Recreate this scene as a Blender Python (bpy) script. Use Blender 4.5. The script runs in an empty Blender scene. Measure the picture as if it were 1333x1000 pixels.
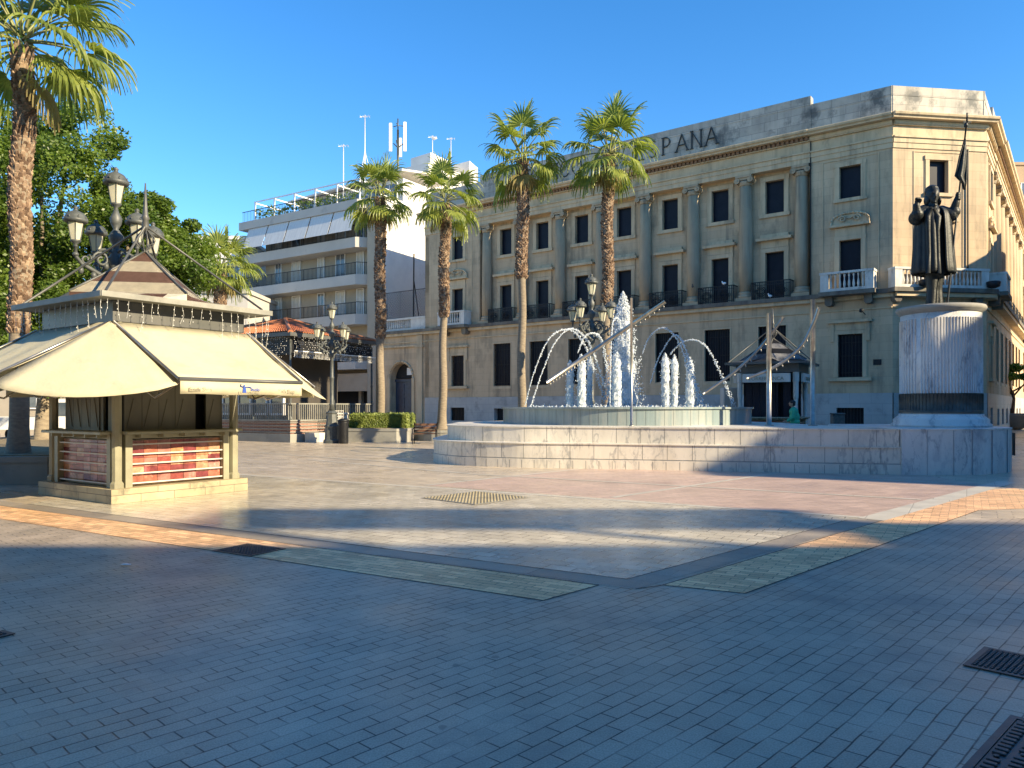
import bpy, math, random
from math import sin, cos, pi, radians, sqrt, atan2
from mathutils import Vector, Matrix

# ------------------------------------------------------------------ camera, sky, sun
SC = bpy.context.scene
COL = SC.collection
cam_d = bpy.data.cameras.new("camera"); cam = bpy.data.objects.new("camera", cam_d); COL.objects.link(cam)
cam.location = (0, 0, 1.6); cam.rotation_euler = (radians(90), 0, 0)
cam_d.sensor_width = 36; cam_d.lens = 36*985/1333; cam_d.shift_x = 0.0; cam_d.shift_y = 30/1333
cam_d.clip_end = 3000; cam_d.clip_start = 0.05
SC.camera = cam
SUN_AZ, SUN_EL = radians(60), radians(25)          # azimuth from the camera's back towards +x
w = bpy.data.worlds.new("World"); SC.world = w; w.use_nodes = True
nt = w.node_tree; bg = nt.nodes["Background"]
sky = nt.nodes.new("ShaderNodeTexSky"); sky.sky_type = 'NISHITA'; sky.sun_disc = False
sky.sun_elevation = SUN_EL; sky.sun_rotation = pi - SUN_AZ
sky.air_density = 1.0; sky.dust_density = 0.0; sky.ozone_density = 3.6; sky.altitude = 0
hs = nt.nodes.new("ShaderNodeHueSaturation"); hs.inputs["Saturation"].default_value = 1.27; hs.inputs["Hue"].default_value = .502
nt.links.new(sky.outputs[0], hs.inputs["Color"]); nt.links.new(hs.outputs[0], bg.inputs["Color"])
bg.inputs["Strength"].default_value = 0.125
sd = bpy.data.lights.new("sun", 'SUN'); sun = bpy.data.objects.new("sun", sd); COL.objects.link(sun)
sd.energy = 5.0; sd.angle = radians(0.5); sd.color = (1.0, 0.82, 0.54)
sv = Vector((sin(SUN_AZ)*cos(SUN_EL), -cos(SUN_AZ)*cos(SUN_EL), sin(SUN_EL)))
sun.rotation_euler = sv.to_track_quat('Z', 'Y').to_euler()
SC.view_settings.view_transform = 'Standard'; SC.view_settings.look = 'None'
SC.view_settings.exposure = 1.18; SC.view_settings.gamma = 1.0

F_, HX, HY = 985.0, 666.5, 530.0
def gp(x, y, z=0.0):
    "photograph pixel of a point at height z -> world position"
    d = F_*(1.6 - z)/(y - HY); return ((x - HX)/F_*d, d)
def rx(x, d): return (x - HX)/F_*d
def rz(y, d): return 1.6 + (HY - y)*d/F_

# ------------------------------------------------------------------ materials
def _n(nt, t, **kw):
    n = nt.nodes.new(t)
    for k, v in kw.items(): setattr(n, k, v)
    return n
def _mixc(nt, fac, a, b, mode='MIX'):
    m = _n(nt, "ShaderNodeMix", data_type='RGBA', blend_type=mode)
    for s, v in ((m.inputs[0], fac), (m.inputs[6], a), (m.inputs[7], b)):
        if isinstance(v, (int, float)): s.default_value = v
        elif isinstance(v, tuple): s.default_value = (*v, 1) if len(v) == 3 else v
        else: nt.links.new(v, s)
    return m.outputs[2]
def _map(nt, fac, lo, hi, a=0.0, b=1.0):
    r = _n(nt, "ShaderNodeMapRange"); r.inputs[1].default_value = lo; r.inputs[2].default_value = hi
    r.inputs[3].default_value = a; r.inputs[4].default_value = b
    nt.links.new(fac, r.inputs[0]); return r.outputs[0]
def mat(name, c1, c2=None, scale=3.0, rough=0.6, metal=0.0, bump=0.0, bscale=None, stretch=(1, 1, 1), spec=0.5,
        c3=None, s3=0.4, t3=(0.5, 0.62), vein=None, streak=0.0, grain=0, brick=None, rvar=0.0, translucent=0.0, lo=.35, hi=.65):
    """noise mix of c1/c2, optional stain colour c3, optional brick joints brick=dict(w,h,m,col,plane,rot,off,var)"""
    m = bpy.data.materials.new(name); m.use_nodes = True; nt = m.node_tree
    b = nt.nodes["Principled BSDF"]; b.inputs["Roughness"].default_value = rough; b.inputs["Metallic"].default_value = metal
    b.inputs["Specular IOR Level"].default_value = spec
    tc = _n(nt, "ShaderNodeTexCoord"); mp = _n(nt, "ShaderNodeMapping"); mp.inputs["Scale"].default_value = stretch
    nt.links.new(tc.outputs["Object"], mp.inputs[0])
    def noise(sc, det=6, vec=None, r=.6):
        n = _n(nt, "ShaderNodeTexNoise"); n.inputs["Scale"].default_value = sc; n.inputs["Detail"].default_value = det
        n.inputs["Roughness"].default_value = r
        nt.links.new(vec or mp.outputs[0], n.inputs["Vector"]); return n.outputs["Fac"]
    col = c1
    if c2: col = _mixc(nt, _map(nt, noise(scale), lo, hi), c1, c2)
    hgt = None
    if brick:
        vec = tc.outputs["Object"]
        if brick.get('plane') == 'xz':
            sx = _n(nt, "ShaderNodeSeparateXYZ"); cx = _n(nt, "ShaderNodeCombineXYZ"); nt.links.new(vec, sx.inputs[0])
            ad = _n(nt, "ShaderNodeMath", operation='ADD'); nt.links.new(sx.outputs[0], ad.inputs[0]); nt.links.new(sx.outputs[1], ad.inputs[1])
            nt.links.new(ad.outputs[0], cx.inputs[0]); nt.links.new(sx.outputs[2], cx.inputs[1]); vec = cx.outputs[0]
        m2 = _n(nt, "ShaderNodeMapping"); m2.inputs["Rotation"].default_value = (0, 0, brick.get('rot', 0))
        m2.inputs["Location"].default_value = (*brick.get('loc', (0, 0)), 0)
        nt.links.new(vec, m2.inputs[0]); v = m2.outputs[0]
        if brick.get('wob'):
            nn = _n(nt, "ShaderNodeTexNoise"); nn.inputs["Scale"].default_value = brick.get('wobs', 1.2); nn.inputs["Detail"].default_value = 3
            nt.links.new(v, nn.inputs["Vector"])
            vm = _n(nt, "ShaderNodeVectorMath", operation='SCALE'); vm.inputs[3].default_value = brick['wob']
            nt.links.new(nn.outputs["Color"], vm.inputs[0])
            va = _n(nt, "ShaderNodeVectorMath", operation='ADD'); nt.links.new(v, va.inputs[0]); nt.links.new(vm.outputs[0], va.inputs[1]); v = va.outputs[0]
        bt = _n(nt, "ShaderNodeTexBrick"); bt.offset = brick.get('off', .5); bt.inputs["Scale"].default_value = 1
        bt.inputs["Brick Width"].default_value = brick['w']; bt.inputs["Row Height"].default_value = brick['h']
        bt.inputs["Mortar Size"].default_value = brick['m']; bt.inputs["Mortar Smooth"].default_value = brick.get('ms', .3)
        va_ = brick.get('var', .12)
        bt.inputs["Color1"].default_value = (1 - va_,)*3 + (1,); bt.inputs["Color2"].default_value = (1 + va_,)*3 + (1,)
        bt.inputs["Mortar"].default_value = (1, 1, 1, 1); nt.links.new(v, bt.inputs["Vector"])
        col = _mixc(nt, 1.0, col, bt.outputs["Color"], 'MULTIPLY')
        mf = bt.outputs["Fac"]
        if brick.get('mvar'):   # joints open and close along their length
            mm = _n(nt, "ShaderNodeMath", operation='MULTIPLY'); nt.links.new(mf, mm.inputs[0])
            nt.links.new(_map(nt, noise(brick['mvar'], 3), .36, .56, .30, 1.0), mm.inputs[1]); mf = mm.outputs[0]
        col = _mixc(nt, mf, col, brick.get('col', (.1, .1, .1)))
        hgt = mf
    if grain: col = _mixc(nt, 1.0, col, _mixc(nt, _map(nt, noise(grain, 2), .35, .65), (.82, .82, .82), (1.2, 1.2, 1.2)), 'MULTIPLY')
    if c3: col = _mixc(nt, _map(nt, noise(s3, 7, r=.7), *t3), col, c3)
    if brick and brick.get('spots'): col = _mixc(nt, _map(nt, noise(6.5, 1, tc.outputs['Object']), .73, .76, 0, .45), col, (.06, .055, .05))
    if streak:
        ms = _n(nt, "ShaderNodeMapping"); ms.inputs["Scale"].default_value = (1, 1, .07); nt.links.new(tc.outputs["Object"], ms.inputs[0])
        sk = _n(nt, "ShaderNodeMath", operation='MULTIPLY'); nt.links.new(_map(nt, noise(3.2, 5, ms.outputs[0]), .48, .72, 0, streak), sk.inputs[0])
        nt.links.new(_map(nt, noise(.45, 4), .40, .60), sk.inputs[1]); col = _mixc(nt, sk.outputs[0], col, (.13, .115, .085))
    if vein:
        mv = _n(nt, "ShaderNodeMapping"); mv.inputs["Rotation"].default_value = (.5, .55, .3); mv.inputs["Scale"].default_value = (1.6, 1.2, .55); nt.links.new(tc.outputs["Object"], mv.inputs[0])
        for sc_, wd_, am_ in ((vein[1], .030, .75), (vein[1]*2.3, .018, .45)):
            nn = noise(sc_, 5, mv.outputs[0], .55); sb = _n(nt, "ShaderNodeMath", operation='SUBTRACT'); nt.links.new(nn, sb.inputs[0]); sb.inputs[1].default_value = .5
            ab = _n(nt, "ShaderNodeMath", operation='ABSOLUTE'); nt.links.new(sb.outputs[0], ab.inputs[0]); fv = _map(nt, ab.outputs[0], 0, wd_, am_, 0)
            mk = _n(nt, "ShaderNodeMath", operation='MULTIPLY'); nt.links.new(fv, mk.inputs[0]); nt.links.new(_map(nt, noise(sc_*.6, 3), .42, .6), mk.inputs[1]); col = _mixc(nt, mk.outputs[0], col, vein[0])
    if isinstance(col, tuple): b.inputs["Base Color"].default_value = (*col, 1)
    else: nt.links.new(col, b.inputs["Base Color"])
    if rvar: nt.links.new(_map(nt, noise(scale*.35, 5), .35, .65, max(.03, rough - rvar), rough + rvar), b.inputs["Roughness"])
    if bump or hgt is not None:
        bn = _n(nt, "ShaderNodeBump"); bn.inputs["Strength"].default_value = 0.6; bn.inputs["Distance"].default_value = bump or .004
        src = noise(bscale or scale*6, 4)
        if hgt is not None:
            s = _n(nt, "ShaderNodeMath", operation='SUBTRACT'); nt.links.new(src, s.inputs[0]); nt.links.new(hgt, s.inputs[1]); src = s.outputs[0]
        nt.links.new(src, bn.inputs["Height"]); nt.links.new(bn.outputs[0], b.inputs["Normal"])
    if translucent:
        out = nt.nodes["Material Output"]; tr = _n(nt, "ShaderNodeBsdfTranslucent")
        if isinstance(col, tuple): tr.inputs["Color"].default_value = (*col, 1)
        else: nt.links.new(_mixc(nt, 1.0, col, (1.5, 1.6, .7), 'MULTIPLY'), tr.inputs["Color"])
        mx = _n(nt, "ShaderNodeMixShader"); mx.inputs[0].default_value = translucent
        nt.links.new(b.outputs[0], mx.inputs[1]); nt.links.new(tr.outputs[0], mx.inputs[2]); nt.links.new(mx.outputs[0], out.inputs[0])
    return m
M = {}
AB = radians(47); 
M['stone'] = mat('bank_stone', (.56, .425, .27), (.45, .335, .21), .5, .85, streak=.7, bump=.006, bscale=9, c3=(.20, .165, .11), s3=.7, t3=(.52, .74),
                 brick=dict(w=1.25, h=.46, m=.006, col=(.33, .26, .17), plane='xz', var=.06, ms=.5), stretch=(1, 1, .45))
M['trim'] = mat('bank_trim', (.60, .47, .30), (.48, .375, .235), 1.2, .85, streak=.6, bump=.005, bscale=12, c3=(.16, .14, .11), s3=1.1, t3=(.55, .8), stretch=(1, 1, .4))
M['column'] = mat('weathered_column', (.46, .36, .235), (.34, .27, .18), 1.0, .9, streak=.8, bump=.006, stretch=(1, 1, .4))
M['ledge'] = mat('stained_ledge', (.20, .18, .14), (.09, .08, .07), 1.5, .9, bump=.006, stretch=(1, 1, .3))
M['marble_plinth'] = mat('bank_plinth_marble', (.43, .42, .39), (.34, .34, .33), .8, .6, c3=(.22, .23, .22), s3=.9, t3=(.52, .7),
                         brick=dict(w=1.1, h=.59, m=.008, col=(.25, .25, .24), plane='xz', var=.05))
M['parapet'] = mat('parapet_cladding', (.50, .45, .37), (.36, .33, .28), .9, .7, streak=.55, c3=(.12, .12, .11), s3=.6, t3=(.53, .66),
                   brick=dict(w=1.5, h=.52, m=.01, col=(.16, .16, .15), plane='xz', var=.12), stretch=(1, 1, .8))
M['balustrade'] = mat('pale_balustrade', (.66, .63, .56), (.5, .48, .43), 3, .75, c3=(.16, .15, .13), s3=1.6, t3=(.58, .75), stretch=(1, 1, .5))
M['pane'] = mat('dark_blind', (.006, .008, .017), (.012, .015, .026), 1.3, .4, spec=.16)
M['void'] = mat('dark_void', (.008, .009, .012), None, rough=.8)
M['iron'] = mat('black_iron', (.009, .010, .012), (.018, .019, .022), 8, .5, spec=.3, bump=.001)
M['lampiron'] = mat('lamp_iron', (.055, .062, .060), (.10, .108, .10), 6, .5, metal=.0, bump=.002)
M['bronze'] = mat('statue_bronze', (.010, .013, .014), (.024, .028, .026), 5, .5, metal=.3, bump=.012, bscale=22)
M['steel'] = mat('brushed_steel', (.50, .47, .41), (.34, .32, .28), 6, .34, metal=.9, bump=.001)
M['marble'] = mat('fountain_marble', (.77, .72, .62), (.66, .615, .52), 1.2, .42, c3=(.50, .48, .43), s3=.8, t3=(.55, .7), vein=((.30, .30, .29), 1.5), stretch=(1.5, 1.5, .6), bump=.002)
M['marble_blue'] = mat('plinth_marble', (.74, .72, .67), (.62, .60, .56), 1.4, .38, c3=(.36, .38, .41), s3=1.0, t3=(.52, .7), vein=((.17, .19, .22), 1.4), stretch=(1.2, 1.2, .6), bump=.002)
M['marble_dark'] = mat('plinth_vein_marble', (.40, .43, .46), (.27, .30, .34), 1.6, .38, c3=(.55, .57, .58), s3=1.8, t3=(.56, .66), stretch=(1.5, 1.5, .4), bump=.002)
M['basin'] = mat('basin_marble', (.27, .33, .33), (.19, .25, .26), 2.5, .25, c3=(.36, .38, .35), s3=2.0, t3=(.5, .7), stretch=(1.5, 1.5, .12), bump=.002)
M['water'] = mat('pool_water', (.10, .2, .22), None, rough=.05, bump=.03, bscale=4, spec=.6)
M['white'] = mat('white_render', (.72, .70, .65), (.62, .60, .56), .6, .8, c3=(.45, .43, .4), s3=.35, t3=(.6, .8))
M['greyrender'] = mat('grey_render', (.50, .47, .42), (.44, .42, .38), .6, .8, c3=(.22, .21, .2), s3=.5, t3=(.6, .8))
M['beige'] = mat('beige_render', (.40, .35, .27), (.33, .29, .23), .5, .85, c3=(.22, .2, .17), s3=.5, t3=(.58, .8))
M['blind'] = mat('white_blind', (.62, .62, .60), (.52, .52, .51), 2, .8, stretch=(4, 1, .3))
M['glass'] = mat('window_glass', (.05, .07, .09), (.16, .18, .2), .8, .08, spec=.8)
M['shutter'] = mat('pale_shutter', (.58, .56, .5), (.45, .44, .4), 2, .7)
M['awning'] = mat('cream_canvas', (.60, .55, .385), (.52, .47, .325), 1.1, .85, bump=.03, bscale=2.6, c3=(.40, .36, .25), s3=1.3, t3=(.56, .8), translucent=.15)
M['kiosk_frame'] = mat('kiosk_painted_metal', (.30, .29, .20), (.23, .22, .155), 3, .5, c3=(.15, .14, .1), s3=2, t3=(.6, .8))
M['kiosk_panel'] = mat('kiosk_shutter_metal', (.15, .145, .11), (.11, .105, .08), 2, .6, stretch=(1, 1, .3))
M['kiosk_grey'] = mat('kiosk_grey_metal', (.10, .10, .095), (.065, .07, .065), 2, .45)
M['kiosk_edge'] = mat('kiosk_eave_edge', (.27, .265, .23), (.18, .18, .155), 3, .6)
M['kiosk_base'] = mat('kiosk_base_stone', (.42, .36, .23), (.30, .26, .17), 2, .75, c3=(.14, .13, .09), s3=2.2, t3=(.55, .7), bump=.004,
                      brick=dict(w=.6, h=.14, m=.006, col=(.12, .11, .08), plane='xz', var=.08))
for i, c in enumerate([(.44, .15, .10), (.52, .24, .12), (.32, .08, .07), (.54, .30, .19), (.24, .06, .065), (.50, .28, .23), (.42, .18, .15)]):
    M['tile%d' % i] = mat('glazed_tile_%s' % 'abcdefg'[i], c, tuple(v*.5 for v in c), 7, .16, spec=.6, c3=tuple(min(1, v*1.7+.04) for v in c), s3=5, t3=(.55, .7))
M['roof_brown'] = mat('roof_brown_tile', (.20, .115, .085), (.15, .085, .06), 6, .6)
M['roof_cream'] = mat('roof_cream_tile', (.60, .54, .40), (.48, .43, .32), 6, .6)
M['terracotta'] = mat('terracotta', (.52, .20, .085), (.40, .14, .06), 5, .8, c3=(.24, .10, .06), s3=2, t3=(.6, .75))
M['brickred'] = mat('red_brick', (.28, .12, .085), (.2, .085, .06), 4, .8, brick=dict(w=.25, h=.07, m=.01, col=(.4, .33, .27), plane='xz', var=.2))
M['lantern'] = mat('opal_lantern', (.72, .68, .55), (.6, .57, .47), 3, .35, translucent=.3)
M['bark'] = mat('palm_bark', (.22, .14, .085), (.09, .055, .035), 9, .95, bump=.03, bscale=18, stretch=(1, 1, .6))
M['boot'] = mat('palm_leaf_base', (.40, .29, .19), (.16, .10, .065), 7, .9)
M['trunk'] = mat('smooth_trunk', (.27, .225, .16), (.18, .145, .105), 6, .95, bump=.015, bscale=14, stretch=(1, 1, 3))
M['palm_leaf'] = mat('palm_leaf', (.31, .34, .075), (.10, .15, .035), 1.6, .42, translucent=.35, spec=.4)
M['palm_dry'] = mat('palm_dry_leaf', (.32, .26, .11), (.24, .19, .08), 3, .8, translucent=.25)
M['petiole'] = mat('palm_petiole', (.22, .24, .08), (.16, .15, .06), 3, .5)
M['leaf'] = mat('tree_leaf', (.16, .23, .035), (.06, .11, .02), .9, .40, translucent=.38, spec=.45)
M['hedge'] = mat('hedge_leaf', (.24, .28, .06), (.11, .15, .03), 2.0, .5, translucent=.25)
M['wood'] = mat('bench_wood', (.20, .10, .055), (.13, .065, .035), 5, .6, stretch=(1, 6, 6))
M['skin'] = mat('skin', (.38, .22, .15), None, rough=.6)
M['hair'] = mat('dark_hair', (.012, .010, .009), None, rough=.6)
M['green'] = mat('green_jacket', (.05, .42, .24), (.035, .32, .18), 6, .8, bump=.01)
M['trouser'] = mat('dark_trousers', (.03, .035, .05), None, rough=.8)
M['blue'] = mat('blue_print', (.03, .08, .36), None, rough=.8)
M['greytext'] = mat('grey_print', (.26, .24, .17), None, rough=.8)
M['darktext'] = mat('dark_letters', (.03, .035, .035), None, rough=.6)
M['carpaint'] = mat('white_paint', (.75, .75, .74), None, rough=.25)
M['rubber'] = mat('rubber', (.02, .02, .02), None, rough=.8)
M['yellow'] = mat('yellow_render', (.62, .44, .16), (.55, .38, .14), .5, .85)
M['ochre'] = mat('ochre_render', (.42, .30, .19), (.35, .25, .16), .4, .85, c3=(.25, .18, .12), s3=.3, t3=(.6, .8))
M['planter'] = mat('planter_concrete', (.30, .29, .25), (.23, .225, .2), 1.5, .8, c3=(.14, .14, .13), s3=1.2, t3=(.58, .75), bump=.003)
M['soil'] = mat('planter_soil', (.28, .22, .13), (.16, .13, .08), 5, .95, bump=.02)
M['bulb'] = mat('string_bulb', (.7, .7, .66), None, rough=.4)
M['ironcover'] = mat('cast_iron_cover', (.085, .08, .08), (.05, .048, .05), 8, .42, metal=.4, c3=(.09, .06, .045), s3=4, t3=(.55, .7), bump=.002)
M['canvas_white'] = mat('parasol_canvas', (.65, .63, .58), None, rough=.9)
# foam
fm = mat('water_foam', (.86, .90, .92), None, rough=.3, spec=.5, translucent=.45); M['foam'] = fm
fm.node_tree.nodes["Translucent BSDF"].inputs["Color"].default_value = (.9, .95, .98, 1)
# pavers
def pav(name, c1, c2, w, h, m, rot, rough, joint=(.035, .036, .04), var=.13, c3=None, wob=.02, rvar=.08, loc=(0, 0), t3=(.55, .75), s3=.35, mvar=1.1, bump=.003, spec=.45):
    return mat(name, c1, c2, 2.2, rough, c3=c3, s3=s3, t3=t3, bump=bump, bscale=60, rvar=rvar, spec=spec, grain=110,
               brick=dict(w=w, h=h, m=m, col=joint, rot=rot, wob=wob, var=var, ms=.4, loc=loc, mvar=mvar, spots=1))
M['slate'] = pav('slate_pavers', (.46, .375, .285), (.365, .30, .23), .215, .108, .0052, -AB, .38, c3=(.22, .20, .175), joint=(.012, .012, .013), wob=.04, var=.08, t3=(.52, .72), s3=.5, mvar=2.2)
M['slate_band'] = pav('slate_band', (.34, .29, .23), (.28, .24, .195), 1.2, .3, .004, radians(31), .42, c3=(.1, .105, .11))
M['grey_sq'] = pav('grey_square_pavers', (.60, .54, .43), (.49, .44, .35), .30, .20, .008, radians(31), .21, joint=(.07, .065, .06), rvar=.08, spec=.5, c3=(.19, .18, .165), mvar=3)
M['tan'] = pav('yellow_pavers', (.90, .54, .28), (.72, .43, .22), .22, .09, .006, radians(31), .40, joint=(.10, .075, .05), var=.28, c3=(.46, .33, .19), mvar=3)
M['pink'] = pav('pink_pavers', (.56, .41, .33), (.47, .345, .28), .42, .13, .006, radians(-20), .36, joint=(.17, .11, .09), var=.10, c3=(.26, .19, .165), mvar=3)
M['plaza'] = pav('tan_plaza_pavers', (.55, .46, .34), (.44, .365, .27), .40, .16, .007, radians(31), .32, joint=(.17, .14, .11), var=.14, c3=(.23, .19, .155), s3=.25, mvar=3)
M['whiteline'] = mat('white_stone_line', (.60, .56, .47), (.50, .465, .39), 2, .4, brick=dict(w=.5, h=5, m=.006, col=(.3, .27, .22), rot=radians(31), var=.05), c3=(.38, .36, .31), s3=.8, t3=(.55, .75))
M['asphalt'] = mat('asphalt', (.05, .05, .05), (.065, .065, .065), 3, .9, bump=.005)

# ------------------------------------------------------------------ mesh builder
class MB:
    def __init__(s): s.v = []; s.f = []; s.m = []; s.s = []
    def add(s, vs, fs, mi=0, sm=False):
        o = len(s.v); s.v += [tuple(v) for v in vs]
        for f in fs: s.f.append(tuple(i + o for i in f)); s.m.append(mi); s.s.append(sm)
    def box(s, x0, x1, y0, y1, z0, z1, mi=0):
        s.add([(x0,y0,z0),(x1,y0,z0),(x1,y1,z0),(x0,y1,z0),(x0,y0,z1),(x1,y0,z1),(x1,y1,z1),(x0,y1,z1)],
              [(0,3,2,1),(4,5,6,7),(0,1,5,4),(1,2,6,5),(2,3,7,6),(3,0,4,7)], mi); return s
    def bbox(s, x0, x1, y0, y1, z0, z1, b=.02, mi=0):
        "box with chamfered vertical edges and top"
        vs = []
        for (z, i) in ((z0, 0), (z1 - b, 0), (z1, b)):
            a0, a1, c0, c1 = x0 + i, x1 - i, y0 + i, y1 - i
            vs += [(a0+b,c0,z),(a1-b,c0,z),(a1,c0+b,z),(a1,c1-b,z),(a1-b,c1,z),(a0+b,c1,z),(a0,c1-b,z),(a0,c0+b,z)]
        fs = [tuple(range(7, -1, -1)), tuple(range(16, 24))]
        for r in (0, 8):
            for k in range(8): fs.append((r+k, r+(k+1) % 8, r+8+(k+1) % 8, r+8+k))
        s.add(vs, fs, mi); return s
    def quad(s, a, b, c, d, mi=0, sm=False): s.add([a, b, c, d], [(0, 1, 2, 3)], mi, sm); return s
    def tri(s, a, b, c, mi=0): s.add([a, b, c], [(0, 1, 2)], mi); return s
    def prism(s, pts, z0, z1, mi=0):
        n = len(pts); s.add([(x, y, z0) for x, y in pts] + [(x, y, z1) for x, y in pts],
            [tuple(range(n-1, -1, -1)), tuple(range(n, 2*n))] + [(i, (i+1) % n, n+(i+1) % n, n+i) for i in range(n)], mi); return s
    def prismy(s, pts, y0, y1, mi=0):
        "outline in x,z extruded along y"
        n = len(pts); s.add([(x, y0, z) for x, z in pts] + [(x, y1, z) for x, z in pts],
            [tuple(range(n)), tuple(range(2*n-1, n-1, -1))] + [((i+1) % n, i, n+i, n+(i+1) % n) for i in range(n)], mi); return s
    def tube(s, pts, r, n=8, mi=0, sm=True, cap=True):
        P = [Vector(p) for p in pts]; R = r if isinstance(r, (list, tuple)) else [r]*len(P)
        vs = []; ref = None
        for i, p in enumerate(P):
            d = (P[min(i+1, len(P)-1)] - P[max(i-1, 0)]).normalized()
            if ref is None: ref = Vector((0, 0, 1)) if abs(d.z) < .9 else Vector((1, 0, 0))
            a = d.cross(ref)
            if a.length < 1e-4: a = d.orthogonal()
            a.normalize(); b = d.cross(a).normalized(); ref = -b if False else a.cross(d)
            for k in range(n):
                t = 2*pi*k/n; vs.append(p + a*cos(t)*R[i] + b*sin(t)*R[i])
        fs = []
        for i in range(len(P)-1):
            for k in range(n): fs.append((i*n+k, i*n+(k+1) % n, (i+1)*n+(k+1) % n, (i+1)*n+k))
        s.add(vs, fs, mi, sm)
        if cap:
            o = len(s.v) - len(vs); s.f += [tuple(o+k for k in range(n)), tuple(o+(len(P)-1)*n+k for k in range(n-1, -1, -1))]; s.m += [mi, mi]; s.s += [False, False]
        return s
    def lathe(s, prof, n=16, c=(0, 0), mi=0, sm=True, ph=0, flute=0, cap=True):
        vs = []
        for r, z in prof:
            for k in range(n):
                t = 2*pi*k/n + ph; q = r*(1 - (flute if k % 2 else 0)); vs.append((c[0]+q*cos(t), c[1]+q*sin(t), z))
        fs = []
        for i in range(len(prof)-1):
            for k in range(n): fs.append((i*n+k, i*n+(k+1) % n, (i+1)*n+(k+1) % n, (i+1)*n+k))
        o = len(s.v); s.add(vs, fs, mi, sm)
        if cap:
            s.f += [tuple(o+k for k in range(n-1, -1, -1)), tuple(o+(len(prof)-1)*n+k for k in range(n))]; s.m += [mi, mi]; s.s += [False, False]
        return s
    def ell(s, c, r, n=12, mi=0, m=None, rings=8):
        "ellipsoid"
        vs = [(c[0], c[1], c[2]-r[2])]
        for i in range(1, rings):
            a = -pi/2 + pi*i/rings
            for k in range(n): t = 2*pi*k/n; vs.append((c[0]+r[0]*cos(a)*cos(t), c[1]+r[1]*cos(a)*sin(t), c[2]+r[2]*sin(a)))
        vs.append((c[0], c[1], c[2]+r[2])); fs = [(0, 1+(k+1) % n, 1+k) for k in range(n)]
        for i in range(rings-2):
            for k in range(n): fs.append((1+i*n+k, 1+i*n+(k+1) % n, 1+(i+1)*n+(k+1) % n, 1+(i+1)*n+k))
        L = len(vs)-1; fs += [(L, 1+(rings-2)*n+k, 1+(rings-2)*n+(k+1) % n) for k in range(n)]
        s.add(vs, fs, mi, True); return s
    def build(s, name, mats, parent=None, mtx=None):
        me = bpy.data.meshes.new(name); me.from_pydata(s.v, [], s.f)
        if not isinstance(mats, (list, tuple)): mats = [mats]
        for m in mats: me.materials.append(M[m] if isinstance(m, str) else m)
        me.polygons.foreach_set("material_index", s.m); me.polygons.foreach_set("use_smooth", s.s); me.update()
        o = bpy.data.objects.new(name, me); COL.objects.link(o)
        if parent: o.parent = parent
        if mtx is not None: o.matrix_local = mtx
        return o
def tag(o, label=None, cat=None, group=None, kind=None):
    if label: o["label"] = label
    if cat: o["category"] = cat
    if group: o["group"] = group
    if kind: o["kind"] = kind
    return o
def thing(name, label, cat, loc=(0, 0, 0), rz_=0, group=None):
    o = bpy.data.objects.new(name, None); COL.objects.link(o); o.empty_display_size = .2
    o.location = loc; o.rotation_euler = (0, 0, rz_); return tag(o, label, cat, group)
def copy_tree(o, parent=None):
    c = o.copy(); COL.objects.link(c); c.parent = parent
    for ch in list(o.children): copy_tree(ch, c)
    return c
def fmat(o, ang): return Matrix.Translation(Vector(o)) @ Matrix.Rotation(ang, 4, 'Z')
def text_mesh(txt, size, depth, font_off=0.0):
    cu = bpy.data.curves.new("lettering", 'FONT'); cu.body = txt; cu.size = size; cu.extrude = depth; cu.offset = font_off
    cu.align_x = 'CENTER'; to = bpy.data.objects.new("lettering", cu); COL.objects.link(to)
    dg = bpy.context.evaluated_depsgraph_get(); me = bpy.data.meshes.new_from_object(to.evaluated_get(dg))
    bpy.data.objects.remove(to); me.name = "lettering"; return me
def text_obj(name, txt, size, m, parent, mtx, depth=.004, off=0.0):
    me = text_mesh(txt, size, depth, off); me.materials.clear(); me.materials.append(M[m])
    o = bpy.data.objects.new(name, me); COL.objects.link(o); o.parent = parent; o.matrix_local = mtx; return o
# mesh frame for text: text x -> +x or -x, text y -> z, facing direction
def tfr(x, y, z, face):     # face '-y': reading along +x ; '+y': reading along -x
    if face == '-y': R = Matrix(((1,0,0),(0,0,-1),(0,1,0))).to_4x4()
    else: R = Matrix(((-1,0,0),(0,0,1),(0,1,0))).to_4x4()
    return Matrix.Translation((x, y, z)) @ R

# ------------------------------------------------------------------ ground and paving
def sheet(name, pts, z, m, kind='structure'):
    z *= .22
    b = MB(); b.add([(x, y, z) for x, y in pts], [tuple(range(len(pts)))]); o = b.build(name, m)
    return tag(o, kind=kind)
dA = Vector((-.856, .516)); dB = Vector((.707, .707))
def P2(x, y): return Vector(gp(x, y))
sheet('ground', [(-900, -900), (900, -900), (900, 900), (-900, 900)], 0, 'plaza')
A0 = Vector((1.065, 7.02)); L1c = Vector((5.26, 10.87))
tip1a, tip1b = Vector((.78, 6.79)), Vector((.26, 6.25))
s2a, s2b = Vector((1.35, 6.79)), Vector((2.0, 6.49))
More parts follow.
